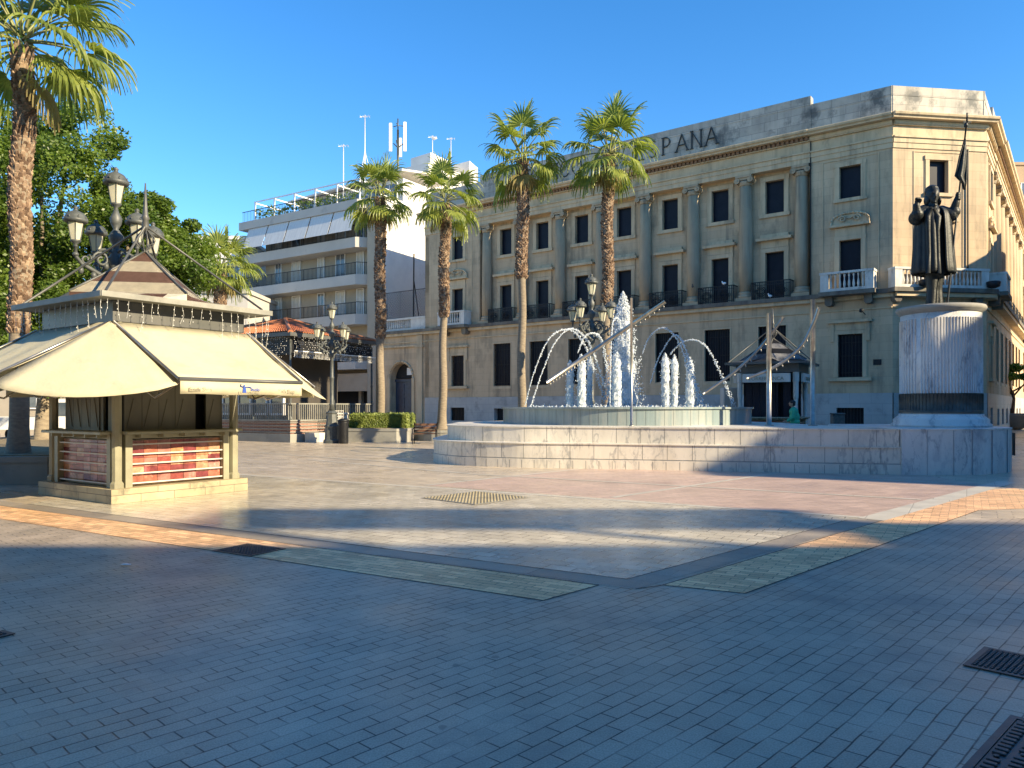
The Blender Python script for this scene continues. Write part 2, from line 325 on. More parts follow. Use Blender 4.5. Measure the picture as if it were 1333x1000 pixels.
# slate foreground: everything this side of the wedge
far = A0 + dA*30; rgt = A0 + dB*6.0
Lr = L1c + dB*9
sheet('slate_paving', [(-60, -30), (60, -30), (60, 9.5), (13.5, 9.5), (8.35, 11.0), (L1c + Vector((.9, -.15))), (4.7, 10.65), A0, far, (-60, far[1])], .004, 'slate')
sheet('grey_paving', [A0, (4.78, 10.68), L1c, Vector((.48, 14.0)), Vector((-6.73, 18.1)), A0 + dA*10.6], .008, 'grey_sq')
sheet('slate_band_paving', [A0 + Vector((.02, -.38)), A0, A0 + dA*30, A0 + dA*30 + Vector((.0, -.42))], .010, 'slate_band')
sheet('slate_band_paving', [A0 + Vector((.02, -.38)), s2a + dB*6.2, A0 + dB*5.25, A0], .0135, 'slate_band')
sheet('yellow_paving', [tip1a, tip1a + dA*28, tip1b + Vector((-.05, -.05)) + dA*28, tip1b], .014, 'tan')
sheet('yellow_paving', [s2a, s2b, s2b + dB*7.4, Vector((9.4, 12.2)), Vector((9.9, 14.9)), Vector((9.2, 14.6)), s2a + dB*7.15], .016, 'tan')
# pink triangles between fountain and line
L4a0, L4a1 = Vector((-1.75, 15.45)), Vector((1.51, 19.2))
sheet('pink_paving', [L4a0, L1c, Vector((9.7, 15.3)), Vector((9.7, 19.0)), Vector((1.51, 19.6))], .006, 'pink')
def line(a, b, wd, z, m='whiteline', name='paving_line'):
    a = Vector(a); b = Vector(b); d = (b - a).normalized(); n = Vector((-d.y, d.x))*wd/2
    return sheet(name, [a - n, b - n, b + n, a + n], z, m)
for p_, q_ in ((tip1a, tip1a + dA*28), (tip1b, tip1b + dA*28), (tip1a, tip1b), (s2a, s2a + dB*7.1), (s2b, s2b + dB*7.4), (s2a, s2b), (A0, A0 + dA*10.6), (A0, A0 + dB*5.2), (A0 + Vector((.02, -.38)), s2a)): line(p_, q_, .013, .018, 'void', 'paving_joint')
line((-6.73, 18.1), (5.26, 10.87), .13, .018)
line(L4a0, (1.9, 19.7), .13, .020)
line((1.78, 13.36), (6.4, 18.3), .13, .022)
line((5.1, 10.75), (10.6, 16.2), .36, .024)
line((-6.2, 23.0), (-.9, 18.0), .12, .026)
line((-.9, 18.0), (7.05, 13.05), .12, .028)
line((6.0, 17.9), (9.9, 15.4), .12, .030)
line((8.35, 11.02), (30, 10.6), .2, .032)
line((-9, 26.5), (-2.2, 20.9), .12, .034)
line((-4.6, 33), (-11, 22.5), .12, .036)

# ------------------------------------------------------------------ manholes and grate
def cover(name, label, cx, cy, ang, w_, h_, cells, studs=True, group=None):
    t = thing(name, label, 'manhole cover' if 'manhole' in name else 'drain grate', (cx, cy, .0055), ang, group)
    b = MB(); e = .035
    b.box(-w_/2, w_/2, -h_/2, -h_/2+e, 0, .006); b.box(-w_/2, w_/2, h_/2-e, h_/2, 0, .006)
    b.box(-w_/2, -w_/2+e, -h_/2+e, h_/2-e, 0, .006); b.box(w_/2-e, w_/2, -h_/2+e, h_/2-e, 0, .006)
    b.build('frame', 'ironcover', t)
    p = MB(); p.box(-w_/2+e+.005, w_/2-e-.005, -h_/2+e+.005, h_/2-e-.005, 0, .003)
    nx, ny = cells
    for i in range(nx):
        for j in range(ny):
            x = -w_/2+e+(w_-2*e)*(i+.5)/nx; y = -h_/2+e+(h_-2*e)*(j+.5)/ny
            sx = (w_-2*e)/nx*.30; sy = (h_-2*e)/ny*.32
            if (i*7+j*3) % 11 == 5 and studs: p.lathe([(sx*.9, .006), (sx*.8, .014)], 8, (x, y)); continue
            p.bbox(x-sx, x+sx, y-sy, y+sy, .006, .013, min(.003, sx*.3))
    p.build('plate', 'ironcover', t)
    return t
c1 = P2(1304, 866)
cover('manhole_cover', 'square studded iron manhole cover above the larger one at right edge', c1.x+.10, c1.y-.02, radians(45), .50, .50, (14, 14))
c2 = P2(1352, 985)
cover('manhole_cover', 'large studded iron manhole cover in the bottom right corner', c2.x+.12, c2.y-.12, radians(44), .85, .75, (16, 8))
c3 = P2(324, 716.5)
cover('manhole_cover', 'dark rectangular manhole cover set in the yellow paving strip', c3.x, c3.y, radians(-30), .62, .5, (12, 10))
c4 = P2(-4, 828)
cover('manhole_cover', 'small dark cover in grey paving at the left edge', c4.x, c4.y, radians(-30), .16, .16, (4, 4))
gcx, gcy = -.64, 13.3
t = thing('drain_grate', 'square dotted drain grate in paving before the fountain', 'drain grate', (gcx, gcy, .0085), radians(47))
b = MB(); b.box(-.68, .68, -.68, .68, 0, .003); b.build('frame', 'planter', t)
b = MB()
for i in range(17):
    for j in range(17): x = -.62+i*.0775; y = -.62+j*.0775; b.bbox(x-.019, x+.019, y-.019, y+.019, .004, .012, .003)
b.build('plate', 'kiosk_base', t)
b = MB(); b.ell((0, 0, .006), (.055, .03, .006), 10); o = b.build('paper_scrap', 'carpaint'); q = P2(164, 737); o.location = (q.x, q.y, .012)
tag(o, 'small white scrap lying alone on the grey paving before the kiosk', 'litter')

# ------------------------------------------------------------------ bank building
uL = Vector((-.79581, .60554)); nL = Vector((-.60554, -.79581)); B1 = Vector((20.13, 40.0)); B2 = Vector((25.554, 40.744))
uC = Vector((-.991, -.136)); uR = Vector((-.602, -.799)); RL = 36.4; B3 = B2 - uR*RL
bank = thing('bank_building', 'long tan stone bank with giant columns, chamfered corner and lettered parapet', 'building', (B1.x, B1.y, 0))
def loc(P, u): return fmat((P.x - B1.x, P.y - B1.y, 0), atan2(u.y, u.x))
ML, MC, MR = loc(B1, uL), loc(B2, uC), loc(B3, uR)
def wallholes(b, x0, x1, z0, z1, y, holes, dep=.3, mi=0):
    xs = sorted({x0, x1, *[h[0] for h in holes], *[h[1] for h in holes]}); zs = sorted({z0, z1, *[h[2] for h in holes], *[h[3] for h in holes]})
    for i in range(len(xs)-1):
        for j in range(len(zs)-1):
            cx, cz = (xs[i]+xs[i+1])/2, (zs[j]+zs[j+1])/2
            if any(h[0] < cx < h[1] and h[2] < cz < h[3] for h in holes): continue
            b.quad((xs[i+1], y, zs[j]), (xs[i], y, zs[j]), (xs[i], y, zs[j+1]), (xs[i+1], y, zs[j+1]), mi)
    for h in holes:
        a, c, d, e = h; Y = y - dep
        b.quad((a, y, d), (a, Y, d), (a, Y, e), (a, y, e), mi); b.quad((c, Y, d), (c, y, d), (c, y, e), (c, Y, e), mi)
        b.quad((a, Y, e), (c, Y, e), (c, y, e), (a, y, e), mi); b.quad((a, y, d), (c, y, d), (c, Y, d), (a, Y, d), mi)
def surround(b, a, c, d, e, y, w_=.22, p=.07, sill=True):
    b.box(a-w_, a, y, y+p, d, e); b.box(c, c+w_, y, y+p, d, e); b.box(a-w_-.04, c+w_+.04, y, y+p+.015, e, e+w_)
    b.box(a-w_-.05, a-w_, y, y+p*.5, d, e); b.box(c+w_, c+w_+.05, y, y+p*.5, d, e)
    if sill: b.box(a-w_-.08, c+w_+.08, y, y+p+.06, d-w_*.8, d)
def window(a, c, d, e, y, mtx, bars=False, kind='pane', par=None):
    "one window: pane plus frame; bars for the ground floor"
    par = par or bank
    b = MB(); b.box(a, c, y-.34, y-.26, d, e); wo = b.build('window', 'pane', par, mtx)
    f = MB(); q = .05; Y0, Y1 = y-.26, y-.22
    f.box(a, a+q, Y0, Y1, d, e); f.box(c-q, c, Y0, Y1, d, e); f.box(a+q, c-q, Y0, Y1, e-q, e); f.box(a+q, c-q, Y0, Y1, d, d+q)
    m_ = (a+c)/2; f.box(m_-.02, m_+.02, Y0, Y1-.01, d+q, e-q) if bars else None
    f.build('window_frame', 'iron', wo)
    if bars:
        g = MB(); n = max(5, int((c-a)/.16)); 
        for k in range(n+1): x = a+.04+(c-a-.08)*k/n; g.box(x-.014, x+.014, y-.10, y-.07, d, e)
        for z in (d+.25, (d+e)/2, e-.45): g.box(a, c, y-.115, y-.10, z-.02, z+.02)
        g.build('window_grille', 'iron', wo)
    return wo
def iron_balcony(x, w_, y0, y1, z0, h, mtx):
    b = MB(); xs0, xs1 = x-w_/2, x+w_/2
    b.box(xs0-.03, xs1+.03, y1-.03, y1+.02, z0+h-.05, z0+h); b.box(xs0, xs1, y1-.02, y1+.01, z0+.06, z0+.1); b.box(xs0, xs1, y1-.02, y1+.01, z0+h-.22, z0+h-.19)
    for xx in (xs0, xs1): b.box(xx-.02, xx+.02, y0, y1-.03, z0+h-.05, z0+h); b.box(xx-.02, xx+.02, y0, y1-.03, z0+.06, z0+.1)
    n = int(w_/.11)
    for k in range(n+1):
        xx = xs0 + w_*k/n; r = .018 if k % 4 else .03
        b.box(xx-r, xx+r, y1-.02, y1+.005, z0, z0+h-.05)
    for k in range(5):
        for xx in (xs0, xs1): yy = y0+(y1-y0)*(k+.5)/5; b.box(xx-.01, xx+.01, yy-.01, yy+.01, z0, z0+h-.05)
    for k in range(2):
        cx = xs0 + w_*(k+.5)/2
        for rr in (.12, .20, .28): b.tube([(cx+rr*cos(t*pi/8), y1+.02, z0+.42+rr*sin(t*pi/8)) for t in range(17)], .022, 4)
        for sg in (-1, 1): b.tube([(cx+sg*(.30+.10*cos(t*pi/6)), y1+.02, z0+.42+.10*sin(t*pi/6)) for t in range(13)], .012, 4)
    b.build('iron_balcony', 'iron', bank, mtx)
def stone_balcony(x0, x1, dep, mtx, z0=7.86, skip=False):
    b = MB(); b.box(x0-.08, x1+.08, .0, dep+.08, z0-.22, z0, 1)
    b.box(x0, x1, dep-.22, dep, z0, z0+.16); b.box(x0-.03, x1+.03, dep-.25, dep+.03, z0+.94, z0+1.06)
    pw = .42
    b.box(x0, x0+pw, dep-.22, dep, z0+.16, z0+.94); b.box(x1-pw, x1, dep-.22, dep, z0+.16, z0+.94)
    for xx in (x0, x1-.2):
        b.box(xx, xx+.2, 0, dep-.22, z0, z0+.16); b.box(xx-.02, xx+.22, 0, dep-.25, z0+.94, z0+1.06); b.box(xx+.01, xx+.19, 0, .3, z0+.16, z0+.94); b.box(xx+.02, xx+.18, .3, dep-.22, z0+.16, z0+.94)
    n = max(3, int((x1-x0-2*pw)/.21))
    for k in range(n):
        cx = x0+pw+(x1-x0-2*pw)*(k+.5)/n
        b.lathe([(.045, z0+.16), (.05, z0+.22), (.07, z0+.36), (.055, z0+.5), (.032, z0+.62), (.032, z0+.74), (.055, z0+.84), (.05, z0+.94)], 8, (cx, dep-.11))
    for xx in (x0+.35, x1-.35):
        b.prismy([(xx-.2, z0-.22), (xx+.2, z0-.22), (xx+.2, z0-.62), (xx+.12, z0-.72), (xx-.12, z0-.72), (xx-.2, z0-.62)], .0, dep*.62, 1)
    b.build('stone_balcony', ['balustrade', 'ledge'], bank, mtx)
def curved_ped(b, x, z, w_, y):
    pts = []
    for k in range(15):
        t = pi*k/14; pts.append((x + w_/2*cos(t)*(1.0), z + .12 + .62*max(0, sin(t))**.6))
    b.box(x-w_/2-.06, x+w_/2+.06, y, y+.28, z, z+.12)
    for k in range(14):
        (xa, za), (xb, zb) = pts[k], pts[k+1]
        b.tube([(xa, y+.12, za), (xb, y+.12, zb)], .065, 5)
    b.prismy(pts[::-1], y, y+.08)
    for sg in (-1, 1):
        b.tube([(x+sg*(.38+(.20-.013*t)*cos(t*.7)), y+.17, z+.42+(.20-.013*t)*sin(t*.7)) for t in range(13)], .042, 5)
    b.tube([(x-.18, y+.14, z+.5), (x, y+.16, z+.42), (x+.18, y+.14, z+.5)], .04, 5)
def pavilion(mtx, x0, x1, cx, shoulders=True):
    "end bay: wall with three window levels, surrounds, balcony"
    b = MB(); hol = [(cx-.55, cx+.55, 13.0, 14.76), (cx-.55, cx+.55, 8.0, 10.73), (cx-.63, cx+.63, 3.23, 5.58)]
    wallholes(b, x0, x1, 2.35, 16.5, 0, hol); b.build('wall', 'stone', bank, mtx)
    b = MB(); wallholes(b, x0-.06*0, x1, 0, 2.35, .06, [(cx-.7, cx+.7, .55, 1.56)], .36); b.quad((x0, 0, 2.35), (x1, 0, 2.35), (x1, .06, 2.35), (x0, .06, 2.35))
    b.build('plinth', 'marble_plinth', bank, mtx)
    window(cx-.55, cx+.55, 13.0, 14.76, 0, mtx); window(cx-.55, cx+.55, 8.0, 10.73, 0, mtx); window(cx-.63, cx+.63, 3.23, 5.58, 0, mtx, True)
    g = MB(); g.box(cx-.7, cx+.7, -.28, -.2, .55, 1.56)
    wo = g.build('window', 'void', bank, mtx); g = MB()
    for k in range(9): x = cx-.66+1.32*k/8; g.box(x-.02, x+.02, -.12, -.08, .55, 1.56)
    g.build('window_grille', 'iron', wo)
    b = MB(); surround(b, cx-.55, cx+.55, 13.0, 14.76, 0); b.build('window_surround', 'trim', bank, mtx)
    b = MB(); surround(b, cx-.55, cx+.55, 8.0, 10.73, 0, sill=False)
    b.box(cx-.78, cx+.78, 0, .06, 10.96, 11.40); curved_ped(b, cx, 11.45, 1.95, 0)
    b.build('window_surround', 'trim', bank, mtx); b = MB()
    surround(b, cx-.63, cx+.63, 3.23, 5.58, 0, .2, .06, False); b.box(cx-1.1, cx+1.1, 0, .22, 3.02, 3.2)
    b.box(cx-1.0, cx-.83, 0, .1, 5.2, 6.2); b.box(cx+.83, cx+1.0, 0, .1, 5.2, 6.2); b.box(cx-.83, cx+.83, 0, .05, 5.8, 6.2); b.box(cx-1.12, cx+1.12, 0, .24, 6.2, 6.34)
    b.build('window_surround', 'trim', bank, mtx); b = MB()
    for (a, c_, d, e) in ((cx-1.45, cx-1.41, 8, 15.15), (cx+1.41, cx+1.45, 8, 15.15), (cx-1.45, cx+1.45, 15.15, 15.19)): b.box(a, c_, 0, .035, d, e)
    b.build('wall_panel', 'trim', bank, mtx)
    stone_balcony(cx-1.35, cx+1.35, .85, mtx) if shoulders else None
dentil_m = mat('red_brown_dentil', (.26, .15, .085), (.19, .115, .07), 3, .9)
def entab(mtx, x0, x1, dentil, y=0.0, top=18.65, ov=.62, ext0=0, ext1=0):
    b = MB()
    b.box(x0, x1, y-.5, y+.05, 15.32, 15.6); b.box(x0, x1, y-.5, y+.09, 15.6, 15.86); b.box(x0, x1, y-.5, y+.16, 15.86, 15.95)
    b.box(x0, x1, y-.5, y+.02, 15.95, 16.5)
    b.build('architrave', 'trim', bank, mtx)
    b = MB(); e0, e1 = x0-ext0, x1+ext1
    b.box(x0, x1, y-.3, y+.16, 16.5, 16.56)
    if dentil:
        n = int((x1-x0)/.26)
        for k in range(n): x = x0+(x1-x0)*(k+.25)/n; b.box(x, x+.15, y, y+.26, 16.56, 16.74, 1)
        b.box(x0, x1, y-.3, y+.15, 16.56, 16.74, 1)
    else: b.box(x0, x1, y-.3, y+.2, 16.56, 16.74)
    b.build('dentil_band', ['trim', dentil_m], bank, mtx)
    b = MB()
    prof = [(y-.3, 16.74), (y+ov-.12, 16.76), (y+ov-.1, 16.84), (y+ov, 16.90), (y+ov+.03, 17.0), (y+ov, 17.04), (y-.3, 17.10)]
    vs = [(e0 + (0 if True else 0), p, z) for p, z in prof] + [(e1, p, z) for p, z in prof]; n = len(prof)
    b.add(vs, [tuple(range(n-1, -1, -1)), tuple(range(n, 2*n))] + [(i, (i+1) % n, n+(i+1) % n, n+i) for i in range(n)])
    b.build('cornice', 'trim', bank, mtx)
    b = MB(); b.box(x0, x1, y-.55, y-.12, 17.08, top-.5); b.box(x0, x1, y-.6, y-.10, top-.5, top)
    b.build('parapet', 'parapet', bank, mtx)
def string_course(mtx, x0, x1, y=0.0, ov=.34):
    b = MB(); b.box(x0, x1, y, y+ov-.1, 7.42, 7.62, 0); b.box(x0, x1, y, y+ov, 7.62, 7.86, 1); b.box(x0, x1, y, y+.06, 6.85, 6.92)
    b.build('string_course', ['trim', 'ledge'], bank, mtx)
def giant_facade(mtx, X, n_b, x_first, grp=''):
    "recessed upper wall with engaged ionic columns. X maps t to local x"
    c0 = x_first; bays = [c0 + 3.31*k for k in range(n_b)]; t0, t1 = c0 - 2.15, bays[-1] + 2.15
    a, c_ = sorted((X(t0), X(t1)))
    up = [(X(t)-.54, X(t)+.54, 12.92, 14.85) for t in bays] + [(X(t)-.54, X(t)+.54, 7.95, 10.67) for t in bays]
    b = MB(); wallholes(b, a, c_, 7.86, 15.4, -.5, up)
    for xx, sg in ((a, 1), (c_, -1)):
        v = [(xx, -.5, 7.86), (xx, 0, 7.86), (xx, 0, 15.4), (xx, -.5, 15.4)]; b.quad(*(v if sg > 0 else v[::-1]))
    b.quad((a, -.5, 7.86), (c_, -.5, 7.86), (c_, 0, 7.86), (a, 0, 7.86))
    b.build('wall', 'stone', bank, mtx)
    gh = [(X(t)-.8, X(t)+.8, 3.17, 6.3) for t in bays]
    b = MB(); wallholes(b, a, c_, 2.35, 7.86, 0, gh, .4); b.build('wall', 'stone', bank, mtx)
    b = MB(); wallholes(b, a, c_, 0, 2.35, .06, [(X(t)-.7, X(t)+.7, .5, 1.5) for t in bays], .4); b.build('plinth', 'marble_plinth', bank, mtx)
    b = MB(); b.box(a, c_, -.5, -.36, .45, 1.55); b.build('basement_void', 'void', bank, mtx)
    for t in bays:
        x = X(t); tr = MB()
        window(x-.54, x+.54, 12.92, 14.85, -.5, mtx); window(x-.54, x+.54, 7.95, 10.67, -.5, mtx); window(x-.8, x+.8, 3.17, 6.3, -.04, mtx, True)
        surround(tr, x-.54, x+.54, 12.92, 14.85, -.5, .26); tr.build('window_surround', 'trim', bank, mtx); tr = MB()
        surround(tr, x-.54, x+.54, 7.95, 10.67, -.5, .24, .07, False)
        tr.box(x-.8, x+.8, -.5, -.44, 10.93, 11.34); tr.box(x-1.02, x+1.02, -.5, -.16, 11.34, 11.50); tr.box(x-.82, x+.82, -.5, -.38, 11.50, 11.72)
        tr.build('window_surround', 'trim', bank, mtx); tr = MB()
        tr.box(x-.88, x+.88, 0, .03, 2.95, 3.1); tr.box(x-.86, x-.8, 0, .025, 3.1, 6.3); tr.box(x+.8, x+.86, 0, .025, 3.1, 6.3); tr.box(x-.86, x+.86, 0, .025, 6.3, 6.36)
        iron_balcony(x, 2.2, -.46, .26, 7.88, 1.0, mtx)
        tr.build('window_surround', 'trim', bank, mtx)
    for k in range(n_b + 1):
        t = c0 - 1.655 + 3.31*k
        if k == 0: t += .05
        x = X(t); cb = MB(); yc = -.30
        cb.box(x-.52, x+.52, -.5, yc+.5, 7.86, 8.06)
        cb.lathe([(.5, 8.06), (.52, 8.12), (.5, 8.2), (.43, 8.24), (.45, 8.3), (.46, 8.36), (.42, 8.42)], 24, (x, yc))
        cb.lathe([(.40, 8.42), (.405, 10.5), (.385, 12.5), (.345, 14.72)], 48, (x, yc), flute=.09)
        cb.lathe([(.36, 14.72), (.38, 14.78), (.40, 14.86), (.44, 14.98)], 20, (x, yc))
        cb.box(x-.48, x+.48, yc-.2, yc+.46, 15.18, 15.32)
        for sg in (-1, 1):
            cb.tube([(x+sg*.40, yc-.3, 15.02), (x+sg*.40, yc+.44, 15.02)], .165, 14)
            cb.tube([(x+sg*.40, yc+.44, 15.02), (x+sg*.40, yc+.47, 15.02)], .06, 8)
        cb.box(x-.40, x+.40, yc-.3, yc+.40, 15.04, 15.18)
        cb.build('column', 'column', bank, mtx)
    return a, c_
XL = lambda t: t
pavilion(ML, 0, 4.21, 2.11)
a_, c_ = giant_facade(ML, XL, 7, 6.36)
pavilion(ML, 28.37, 34.03, 30.55)
string_course(ML, -.1, 38.8)
entab(ML, 0, 4.21, False, ext0=.05); entab(ML, 4.21, 28.37, True, y=.05, top=19.12); entab(ML, 28.37, 34.03, False, ext1=.4)
b = MB(); b.box(4.16, 4.2, .02, .09, 6.9, 16.7); b.build('dark_wall_strip', 'iron', bank, ML)  # dark strip stands in for the shaded gap beside the end column
# chamfered corner
pavilion(MC, 0, 5.474, 2.85, shoulders=False)
string_course(MC, -.2, 5.6, 0, .62); entab(MC, 0, 5.474, False, ext0=.28, ext1=.28)
stone_balcony(.35, 5.75, .6, MC)
b = MB(); b.box(1.15, 1.2, .05, .12, 8.9, 15.4); b.build('dark_wall_strip', 'iron', bank, MC)  # thin dark vertical strip on the chamfer wall
# street side: x runs from the far end to the near corner
XR = lambda t: RL - t
pavilion(MR, RL-4.21, RL, RL-2.11)
giant_facade(MR, XR, 7, 6.36); pavilion(MR, 0, RL-28.37, 4.0)
string_course(MR, 0, RL, 0, .55); entab(MR, RL-4.21, RL, False, ext1=.05); entab(MR, RL-28.37, RL-4.21, True, y=.05, top=19.12); entab(MR, 0, RL-28.37, False)
# corner piers closing the joints between facades, and core
b = MB()
def wl(P, u, n_, t, o): q = P + u*t + n_*o; return (q.x - B1.x, q.y - B1.y)
nC = Vector((-uC.y, uC.x))*-1 if False else Vector((.136, -.991)); nR = Vector((.799, -.602))
pts = [wl(B1, uL, nL, .02, -1.1), wl(B1, uL, nL, 34.0, -1.1), wl(B1, uL, nL, 34.0, -18), wl(B3, uR, nR, 0, -12), wl(B3, uR, nR, 0.02, -1.1), wl(B2, -uR, nR, .02, -1.1)]
b.prism(pts, 0, 16.9); b.build('core', 'ochre', bank)
b = MB()   # side return of the left end
p = wl(B1, uL, nL, 34.03, 0); q = wl(B1, uL, nL, 34.03, -18); p0 = wl(B1, uL, nL, 33.6, 0); q0 = wl(B1, uL, nL, 33.6, -18)
b.prism([p, p0, q0, q], 0, 16.75); b.build('side_wall', 'stone', bank)
b = MB(); p2 = wl(B1, uL, nL, 34.03, -.15); b.prism([p2, wl(B1, uL, nL, 33.6, -.15), q0, q], 16.75, 18.6); b.build('parapet', 'parapet', bank)
# letters on the parapet
def glyph(ch):
    return [[(x*.82, z) for x, z in st] for st in glyph0(ch)]
def glyph0(ch):
    K = {'A': [[(0, 0), (.42, 1)], [(.42, 1), (.86, 0)], [(.18, .36), (.68, .36)]], 'N': [[(.08, 0), (.08, 1)], [(.08, 1), (.78, 0)], [(.78, 0), (.78, 1)]],
         'E': [[(.08, 0), (.08, 1)], [(.08, 1), (.62, 1)], [(.08, .52), (.52, .52)], [(.08, 0), (.66, 0)]]}
    if ch in K: return K[ch]
    def arc(cx, cy, rx_, ry, a0, a1, n=10): return [(cx+rx_*cos(a0+(a1-a0)*k/n), cy+ry*sin(a0+(a1-a0)*k/n)) for k in range(n+1)]
    if ch == 'P': return [[(.08, 0), (.08, 1)], [(.08, 1), (.3, 1)] + arc(.3, .73, .3, .27, pi/2, -pi/2) + [(.08, .46)]]
    if ch == 'B': return [[(.08, 0), (.08, 1)], [(.08, 1)] + arc(.3, .76, .26, .24, pi/2, -pi/2) + [(.08, .52)], [(.08, .52)] + arc(.32, .26, .32, .26, pi/2, -pi/2) + [(.08, 0)]]
    if ch == 'D': return [[(.08, 0), (.08, 1)], [(.08, 1)] + arc(.25, .5, .52, .5, pi/2, -pi/2, 14) + [(.08, 0)]]
    if ch == 'C': return [arc(.45, .5, .42, .5, .7, 2*pi-.7, 16)]
    if ch == 'O': return [arc(.45, .5, .42, .5, 0, 2*pi, 20)]
    if ch == 'S': return [arc(.32, .75, .26, .25, .5, 1.5*pi, 10) + arc(.32, .26, .28, .26, .5*pi, -.85*pi, 10)]
    return []
cur = 24.0
for ch in "BANCO DE ESPANA":
    if ch != ' ':
        b = MB(); H = 1.06
        for st in glyph(ch):
            for (xa, za), (xb, zb) in zip(st, st[1:]):
                dx, dz = (xb-xa)*H, (zb-za)*H; L_ = sqrt(dx*dx+dz*dz) or 1
                thick = .085 if (xb > xa+.02 and zb < za) or (abs(xb-xa) < .12 and ch in 'PBDEN') else .05
                nx_, nz_ = -dz/L_*thick/2, dx/L_*thick/2
                b.prismy([(cur-xa*H-nx_*-1, 17.6+za*H+nz_), (cur-xb*H+nx_, 17.6+zb*H+nz_), (cur-xb*H-nx_, 17.6+zb*H-nz_), (cur-xa*H-nx_, 17.6+za*H-nz_)], -.07, .02)
            for (xa, za) in (st[0], st[-1]):
                if ch in 'PANDBE' and abs(za-round(za)) < .01 and ch+str(za) not in ('A1',): b.box(cur-xa*H-.10, cur-xa*H+.10, -.068, .018, 17.6+za*H-.02, 17.6+za*H+.02)
        b.build('letter', 'darktext', bank, ML)
    cur -= .97
# ground floor signs, corner flower pots and floodlights
b = MB(); b.box(.55, .95, .0, .03, 3.85, 4.15); b.build('street_sign', 'iron', bank, ML)
b = MB(); b.tube([(-.15+1.5, .0, 6.6), (1.35, .9, 6.72)], .025, 6); b.tube([(1.35, .9, 6.72), (1.35, 1.05, 6.72)], [.12, .07], 8); b.build('wall_lamp', 'iron', bank, ML)
for sx in (4.15, .25):
    b = MB(); b.lathe([(.12, 7.87), (.3, 7.95), (.34, 8.2), (.28, 8.24)], 10, (sx, .78)); b.build('floodlight', 'iron', bank, MC)
# annex with arched door
def zt(y, d): return rz(y, d)
t0, t1 = 34.03, 39.6; cx, hw, zs = 36.75, 1.25, 3.95
b = MB(); N = 14
arc_ = [(cx+hw*cos(pi*k/N), zs+hw*sin(pi*k/N)) for k in range(N+1)]
out = []
b.quad((cx-hw, 0, 0), (t0, 0, 0), (t0, 0, 7.86), (cx-hw, 0, 7.86)); b.quad((t1, 0, 0), (cx+hw, 0, 0), (cx+hw, 0, 7.86), (t1, 0, 7.86))
for k in range(N):
    (xa, za), (xb, zb) = arc_[k], arc_[k+1]; b.quad((xa, 0, za), (xb, 0, zb), (xb, 0, 7.86), (xa, 0, 7.86)); b.quad((xa, 0, za), (xa, -.6, za), (xb, -.6, zb), (xb, 0, zb))
for xx in (cx-hw, cx+hw): b.quad((xx, 0, 0), (xx, -.6, 0), (xx, -.6, zs), (xx, 0, zs))
b.build('annex_wall', 'stone', bank, ML)
b = MB()
for k in range(N):
    (xa, za), (xb, zb) = arc_[k], arc_[k+1]; b.tube([(cx+(xa-cx)*1.12, .03, zs+(za-zs)*1.12), (cx+(xb-cx)*1.12, .03, zs+(zb-zs)*1.12)], .09, 5)
for xx in (cx-hw-.16, cx+hw+.16): b.box(xx-.14, xx+.14, 0, .09, 0, zs)
b.box(t0+.25, t0+.85, 0, .14, 0, 7.4); b.box(t0+.12, t0+.98, 0, .2, 6.4, 6.6); b.box(t0+.9, t1, 0, .16, 6.5, 6.62); b.build('door_surround', 'trim', bank, ML)
b = MB(); b.box(cx-hw, cx+hw, -.7, -.6, 0, 3.7); b.box(cx-hw, cx+hw, -.6, -.5, 3.7, 3.9)
for s_ in (-1, 1):
    for z in (.4, 1.5, 2.6): b.box(cx+s_*.62-.4, cx+s_*.62+.4, -.6, -.57, z, z+.9)
dr = b.build('door', mat('blue_black_door', (.018, .03, .055), (.03, .05, .09), 4, .4), bank, ML)
b = MB(); b.prismy([(x, z) for x, z in arc_] , -.7, -.64); b.build('fanlight', 'void', bank, ML)
b = MB(); b.box(cx-.85, cx-.1, -.60, -.56, 4.25, 4.85); b.build('paper_notice', 'carpaint', bank, ML)
b = MB(); b.box(t0, t1, -.35, .05, 7.86, 8.05); b.box(t0, t1, -.35, .05, 8.75, 8.92); b.box(t0, t0+1.6, -.28, 0, 8.05, 8.75)
for k in range(16): b.lathe([(.06, 8.05), (.09, 8.3), (.04, 8.55), (.07, 8.75)], 6, (t0+1.8+k*.24, -.15))
b.build('annex_balustrade', 'balustrade', bank, ML)
b = MB()
for k in range(34):
    x = t0+.1+k*.17; b.box(x-.012, x+.012, -.32, -.30, 8.95, 11.2) if k % 9 == 0 else None
for k in range(-14, 36):
    x = t0+.1+k*.28
    for sg in (1, -1):
        xa, xb = (x, x+2.2*sg) ; za, zb = 8.95, 11.15
        lo, hi = t0+.05, t1
        # clip
        def zat(xx): return za+(xx-xa)/(xb-xa)*(zb-za)
        x0_, x1_ = max(min(xa, xb), lo), min(max(xa, xb), hi)
        if x1_-x0_ > .05: b.tube([(x0_, -.31, zat(x0_)), (x1_, -.31, zat(x1_))], .016, 3, cap=False)
for z in (8.97, 11.15): b.box(t0, t1, -.34, -.29, z, z+.04)
b.tube([(t0+1.9, -.6, 9), (t0+1.85, -.6, 14.2)], .06, 6); b.tube([(t0+1.3, -.6, 9), (t0+1.9, -.6, 12.3)], .04, 6)
b.build('mesh_fence', 'iron', bank, ML)
b = MB(); b.box(t0, t1, -9, -.8, 0, 7.86); b.build('annex_core', 'ochre', bank, ML)
